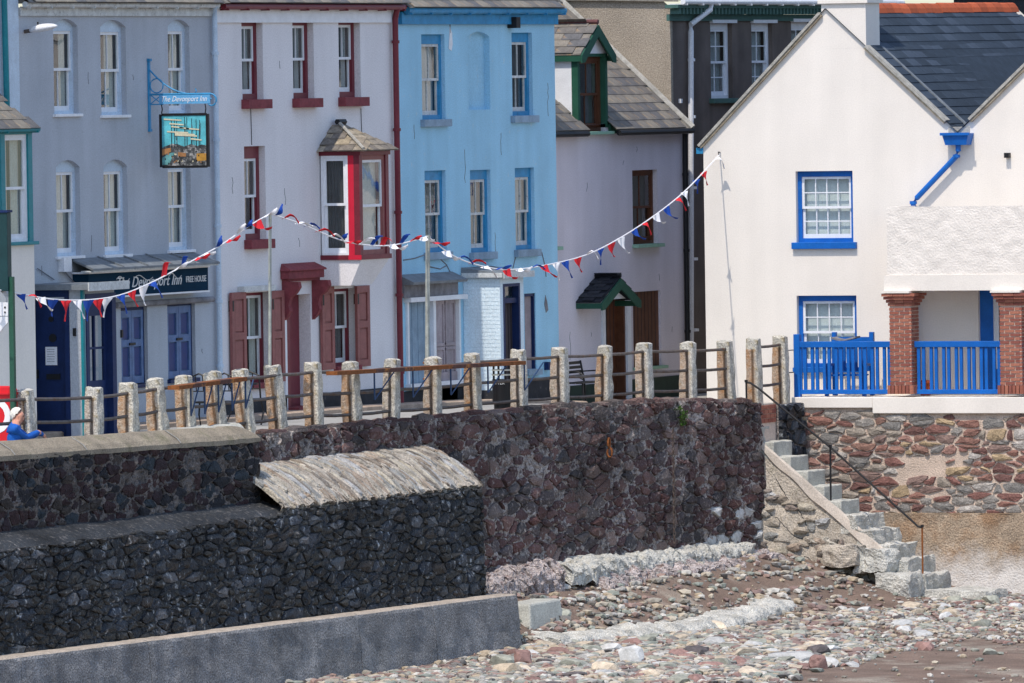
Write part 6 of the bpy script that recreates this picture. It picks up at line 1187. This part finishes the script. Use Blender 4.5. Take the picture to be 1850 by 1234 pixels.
# ================================================================== cafe chairs, bench, bin
def chair(px, label, X=1.6):
    y = onX(px, 770, X).y; z = roadz(y); t = thing('cafe_chair', label, 'chair', (X, y, z), 'iron chairs outside the inn'); z += .0
    for sx in (-.2, .2):
        MB().tube([(X + sx, y - .2, z), (X + sx * 1.05, y - .1, z + .25), (X + sx, y - .2, z + .45), (X + sx, y - .26, z + .9)], .016, 6).build('leg', 'black_iron', t); MB().tube([(X + sx, y + .22, z), (X + sx * .9, y + .1, z + .22), (X + sx, y + .18, z + .44)], .016, 6).build('leg', 'black_iron', t)
    MB().box(X - .22, X + .22, y - .22, y + .2, z + .44, z + .47).build('seat', 'black_iron', t, bevel=.01); MB().tube([(X - .2, y - .26, z + .9), (X, y - .27, z + .98), (X + .2, y - .26, z + .9)], .016, 6).build('back_rail', 'black_iron', t); MB().tube([(X - .2, y - .24, z + .66), (X + .2, y - .24, z + .66)], .012, 6).build('back_rail', 'black_iron', t)
    for k in (-.07, .07): MB().tube([(X + k, y - .23, z + .66), (X + k, y - .265, z + .95)], .01, 6).build('back_bar', 'black_iron', t)
chair(372, 'black iron chair with curved legs in front of the inn shutters'); chair(418, 'black iron chair with curved legs by the pale blue downpipe', 2.0); chair(462, 'black iron chair with curved legs below the maroon window', 1.9)
def ctable(px, X, label):
    y = onX(px, 770, X).y; z = roadz(y); t = thing('cafe_table', label, 'table', (X, y, z)); MB().disc((X, y, z + .72), (0, 0, 1), .36, .03, 24).build('table_top', 'black_iron', t)
    for k in range(3): a = k * 2.094; MB().tube([(X + .3 * math.cos(a), y + .3 * math.sin(a), z), (X + .08 * math.cos(a), y + .08 * math.sin(a), z + .35), (X + .2 * math.cos(a), y + .2 * math.sin(a), z + .71)], .015, 6).build('leg', 'black_iron', t)
ctable(432, 1.3, 'round black iron table between the chairs outside the inn')
X = .4; y = onX(1055, 700, X).y; z = roadz(y); t = thing('garden_bench', 'black iron bench with scrolled arms beside the slate hooded door', 'bench', (X, y, z))
for s in (-.55, .55):
    MB().tube([(X - .2, y + s, z), (X - .22, y + s, z + .45), (X - .3, y + s, z + .88)], .02, 6).build('leg', 'black_iron', t); MB().tube([(X + .22, y + s, z), (X + .2, y + s, z + .44)], .02, 6).build('leg', 'black_iron', t); MB().tube([(X - .26, y + s, z + .66), (X + .1, y + s, z + .68), (X + .24, y + s, z + .6), (X + .2, y + s, z + .53), (X + .13, y + s, z + .57)], .016, 6).build('armrest', 'black_iron', t)
for k in range(5): MB().box(X - .2 + .09 * k, X - .13 + .09 * k, y - .6, y + .6, z + .44, z + .465).build('seat_slat', 'black_iron', t)
for k in range(4): zz = z + .54 + .09 * k; MB().box(X - .26 - .02 * k, X - .24 - .02 * k, y - .6, y + .6, zz, zz + .06).build('back_slat', 'black_iron', t)
# litter bin
X = 3.3; pb = onX(908, 748, X); y = pb.y; zt_ = onX(908, 652, X).z; z = roadz(y); R_ = .19; t = thing('litter_bin', 'black litter bin with slatted top in front of the blue porch', 'bin', (X, y, z)); hh = zt_ - z
MB().tube([(X, y, z + .12), (X, y, z + hh * .62)], R_, 20).build('body', 'bin_black', t, smooth=False); MB().tube([(X, y, z), (X, y, z + .1)], R_ * .85, 20).build('base', 'bin_black', t); MB().tube([(X, y, z + .1), (X, y, z + .13)], R_ * 1.06, 20).build('band', 'bin_black', t)
for k in range(8): a = k * .785; MB().box(X + (R_ - .02) * math.cos(a) - .015, X + (R_ - .02) * math.cos(a) + .015, y + (R_ - .02) * math.sin(a) - .015, y + (R_ - .02) * math.sin(a) + .015, z + hh * .62, z + hh * .9).build('pillar', 'bin_black', t)
for q in (.70, .80): MB().tube([(X, y, z + hh * q), (X, y, z + hh * q + .025)], R_ * 1.03, 20).build('band', 'galvanised', t)
MB().tube([(X, y, z + hh * .9), (X, y, z + hh * .95), (X, y, z + hh)], R_ * 1.1, 20, R_ * .75).build('lid', 'bin_black', t)
text_mb(seaT(y - R_ - .004), 'LITTER', X - .13, 0, z + hh * .52, .07, 0, .002, width=.26).build('lettering', 'silver_text', t)
# ================================================================== promenade: lifebuoy box, sign post, seated man
X = 3.9; q = onX(16, 730, X); z0, z1 = roadz(q.y), onX(16, 697, X).z; y = q.y; t = thing('lifebuoy_housing', 'red lifebuoy housing with a white ring emblem on the promenade', 'lifebuoy', (X - .2, y, z0)); Tn = seaT(y); xe = onY(34, 720, y).x
mb = MB(Tn); P_ = []; zc0 = z1 - .95
pts = [(xe - .75, zc0), (xe, zc0), (xe, z1 - .12)] + [(xe - .12 + .12 * math.cos(a), z1 - .12 + .12 * math.sin(a)) for a in (.4, .8, 1.2)] + [(xe - .12, z1), (xe - .63, z1)] + [(xe - .63 - .12 * math.sin(a), z1 - .12 + .12 * math.cos(a)) for a in (.4, .8, 1.2)] + [(xe - .75, z1 - .12)]
MB(Tn).prism([(a, 0, b) for a, b in pts], (0, .16, 0)).build('housing', 'box_red', t, bevel=.02); MB(Tn).box(xe - .78, xe + .02, -.01, .2, z1 - .14, z1 - .11).build('rim', 'box_red', t)
mb = MB(Tn); cxx, czz = xe - .375, z1 - .50
for k in range(20):
    a0, a1 = k / 20 * 6.283, (k + 1) / 20 * 6.283; mb.hexa([(cxx + r * math.cos(a), b, czz + r * math.sin(a)) for b in (.161, .167) for r, a in ((.19, a0), (.30, a0), (.30, a1), (.19, a1))])
mb.build('ring_emblem', 'flag_white', t); MB(Tn).box(cxx - .04, cxx + .04, -.06, .0, z0, z1 - .2).build('post', 'grey_iron', t)
X = 4.1; q = onX(22, 650, X); y = q.y; zz = roadz(y); t = thing('sign_post', 'dark green post carrying a white sign board by the promenade', 'sign', (X, y, zz)); Tn = seaT(y); xx = lambda px, py: onY(px, py, y)
MB(Tn).box(xx(18, 600).x, xx(26, 600).x, -.04, .04, zz, xx(20, 500).z).build('post', 'green_paint', t); a = rY(-30, 18, 384, 526, y); MB(Tn).box(a[0], a[1], -.06, .1, a[2], a[3]).build('notice_case', 'dark_green_post', t, bevel=.01); MB(Tn).box(a[0] - .03, a[1] + .02, -.08, .12, a[3], a[3] + .04).build('case_cap', 'navy_paint', t)
MB(Tn).prism([(p.x, .05, p.z) for p in (xx(-40, 546), xx(18, 546), xx(18, 582), xx(-2, 606), xx(-40, 640))], (0, .03, 0)).build('sign_board', 'pvc_white', t)
for px, py in ((13, 555), (13, 564)): p = xx(px, py); MB(Tn).disc((p.x, .085, p.z), (0, 1, 0), .016, .012, 10).build('bolt', 'black_iron', t)
MB(Tn).box(xx(-40, 570).x, xx(18, 570).x, .081, .084, xx(0, 571).z - .004, xx(0, 571).z + .004).build('board_joint', 'grey_board', t)
# seated man, seen from the side, looking right
XM = 4.5; B = lambda px, py, dx=0: onX(px, py, XM) + _fh * -dx
ym = onX(30, 770, XM); zs = onX(30, 800, XM).z
man = thing('person', 'white haired person in a blue sweater sitting behind the parapet coping', 'person', (ym.x, ym.y, roadz(ym.y)))
def cp(px, py, d=0): p = onX(px, py, XM); return p + _fh * d
J = {'pel': (30, 808, 0, .16), 'bel': (26, 794, 0, .135), 'che': (25, 781, 0, .135), 'sho': (26.5, 772, 0, .09), 'nek': (29.5, 766, 0, .062), 'hd0': (33, 759, 0, .085), 'hd1': (33, 751, 0, .112), 'hd2': (31, 744, 0, .095), 'nose': (42.5, 755, 0, .018),
     'sR': (25, 776, -.16, .075), 'eR': (47, 791, -.22, .065), 'wR': (70, 780, -.18, .048), 'haR': (79, 786, -.16, .04), 'sL': (28, 776, .16, .072), 'eL': (48, 793, .25, .062), 'wL': (70, 783, .18, .042), 'haL': (79, 788, .12, .04),
     'hiR': (30, 808, -.1, .1), 'knR': (75, 803, -.14, .075), 'anR': (82, 845, -.14, .05), 'ftR': (96, 850, -.14, .045), 'hiL': (30, 808, .1, .1), 'knL': (77, 804, .14, .075), 'anL': (84, 845, .14, .05), 'ftL': (98, 850, .14, .045)}
E_ = [('pel', 'bel'), ('bel', 'che'), ('che', 'sho'), ('sho', 'nek'), ('nek', 'hd0'), ('hd0', 'hd1'), ('hd1', 'hd2'), ('hd0', 'nose'), ('sho', 'sR'), ('sR', 'eR'), ('eR', 'wR'), ('wR', 'haR'), ('sho', 'sL'), ('sL', 'eL'), ('eL', 'wL'), ('wL', 'haL'), ('pel', 'hiR'), ('hiR', 'knR'), ('knR', 'anR'), ('anR', 'ftR'), ('pel', 'hiL'), ('hiL', 'knL'), ('knL', 'anL'), ('anL', 'ftL')]
names = list(J); pos = {k: cp(v[0], v[1], v[2]) for k, v in J.items()}
for s in 'RL':      # five fingers per hand
    h, w_ = pos['ha' + s], pos['w' + s]; d = (h - w_).normalized(); u = d.cross(_fh).normalized()
    for f in range(5):
        n1, n2 = f'f{s}{f}', f'g{s}{f}'; off = _fh * (f - 2) * .019 if f else _fh * -.03 + d * -.02; ln = (.05, .075, .085, .08, .06)[f]
        pos[n1] = h + off + d * .04; pos[n2] = h + off + d * (.04 + ln * .8) + Vector((0, 0, -.035)); J[n1] = (0, 0, 0, .011); J[n2] = (0, 0, 0, .008); E_ += [('ha' + s, n1), (n1, n2)]
names = list(J); o0 = ORG[man]; me = bpy.data.meshes.new('body'); me.from_pydata([tuple(pos[k] - o0) for k in names], [(names.index(a), names.index(b)) for a, b in E_], [])
ob = bpy.data.objects.new('body', me); COL.objects.link(ob); ms = ob.modifiers.new('skin', 'SKIN'); ms.use_smooth_shade = True; su = ob.modifiers.new('sub', 'SUBSURF'); su.levels = 2; su.render_levels = 2
for i, k in enumerate(names): me.skin_vertices[0].data[i].radius = (J[k][3] * 1.0, J[k][3] * 1.0); me.skin_vertices[0].data[i].use_root = k == 'pel'
bpy.context.view_layer.update(); dg = bpy.context.evaluated_depsgraph_get(); me2 = bpy.data.meshes.new_from_object(ob.evaluated_get(dg)); bpy.data.objects.remove(ob)
me2.name = 'body'; me2.materials.clear()
for k in ('sweater', 'skin', 'trousers'): me2.materials.append(MATS[k])
hz = pos['nek'].z - o0.z + .005
for p in me2.polygons:
    c = p.center + o0; p.use_smooth = True; hd = min((c - pos[k]).length for k in ('haR', 'haL', 'gR2', 'gL2', 'fR2', 'fL2', 'gR0', 'gL0', 'gR4', 'gL4', 'wR', 'wL'))
    p.material_index = 1 if (p.center.z > hz + .35 * (p.center + o0 - pos['nek']).dot(_R0) * -1 or hd < .055) else (2 if c.z < pos['bel'].z - .05 and (c - pos['eR']).length > .14 else 0)
body = bpy.data.objects.new('body', me2); COL.objects.link(body); body.parent = man; ORG[body] = o0
hc = pos['hd1']; mb = rock_mesh(2, 4, 1.0); back = -_R0
V2 = []
for v in mb.v:
    n = v.normalized(); q = hc + back * .022 + Vector((0, 0, .02)) + n * Vector((1, 1, 1)).x * .124; V2.append(q + noise.noise_vector(n * 5) * .008)
hf = [f for f in mb.f if (lambda c: c.normalized().dot(Vector((0, 0, .62)) - _R0 * .78) > .08 and c.z > -.33)(sum(((mb.v[i].normalized() * .5) for i in f), Vector()) / 3)]
h = MB(); h.v = V2; h.f = hf; h.build('hair', 'white_hair', man, smooth=True)
f_ = MB()
for s in (-1, 1):
    p = hc + _R0 * .005 + _fh * .103 * s + Vector((0, 0, -.035)); f_.tube([tuple(p - Vector((0, 0, .03))), tuple(p + Vector((0, 0, .03)))], .014, 6)
f_.build('ear', 'skin', man); f_ = MB()
for s in (-1, 1): p = hc + _R0 * .094 + _fh * .038 * s + Vector((0, 0, -.005)); f_.tube([tuple(p - _fh * .014), tuple(p + _fh * .014)], .009, 6)
f_.build('eye', 'black_iron', man); p = hc + _R0 * .085 + Vector((0, 0, -.085)); MB().tube([tuple(p - _fh * .025), tuple(p + _fh * .025)], .008, 6).build('mouth', 'maroon_stone', man)
st_ = thing('promenade_bench', 'low grey stone seat behind the parapet under the seated person', 'bench', (XM, ym.y, roadz(ym.y))); sz0 = pos['pel'].z - .15
bh_ = max(.1, sz0 - roadz(ym.y)); MB().box(XM - .25, XM + .2, ym.y - .8, ym.y + .9, roadz(ym.y) + bh_ - .1, roadz(ym.y) + bh_).build('seat', 'step_concrete', st_)
for yy in (ym.y - .6, ym.y + .6): MB().box(XM - .2, XM + .15, yy, yy + .15, roadz(ym.y) - .02, roadz(ym.y) + bh_ - .1).build('leg', 'step_concrete', st_)
# ================================================================== plant tuft on the wall
random.seed(3); p = onX(1222, 742, XSEA); t = thing('plant', 'bright green tuft growing from the top of the sea wall', 'plant', (XSEA, p.y, p.z - .1)); mb = MB()
for i in range(900):
    u = random.random() * 6.28; r = random.random() ** .5; q = Vector((XSEA - .12 + .2 * r * math.cos(u), p.y + .33 * r * math.sin(u), p.z + .18 * (1 - r * r) * random.random() + .02)); 
    if random.random() < .25: q = Vector((XSEA + .08 + random.random() * .08, p.y + .05 + .13 * random.uniform(-1, 1), p.z - random.random() * .3))
    d = Vector((random.uniform(-1, 1), random.uniform(-1, 1), random.uniform(-.2, 1))).normalized() * random.uniform(.03, .06); s = d.cross(Vector((random.random(), random.random(), random.random()))).normalized() * .012; mb.add([tuple(q - s), tuple(q + s), tuple(q + d + s * .3), tuple(q + d - s * .3)], [(0, 1, 2, 3)])
mb.build('leaves', 'leaf', t)['kind'] = 'stuff'
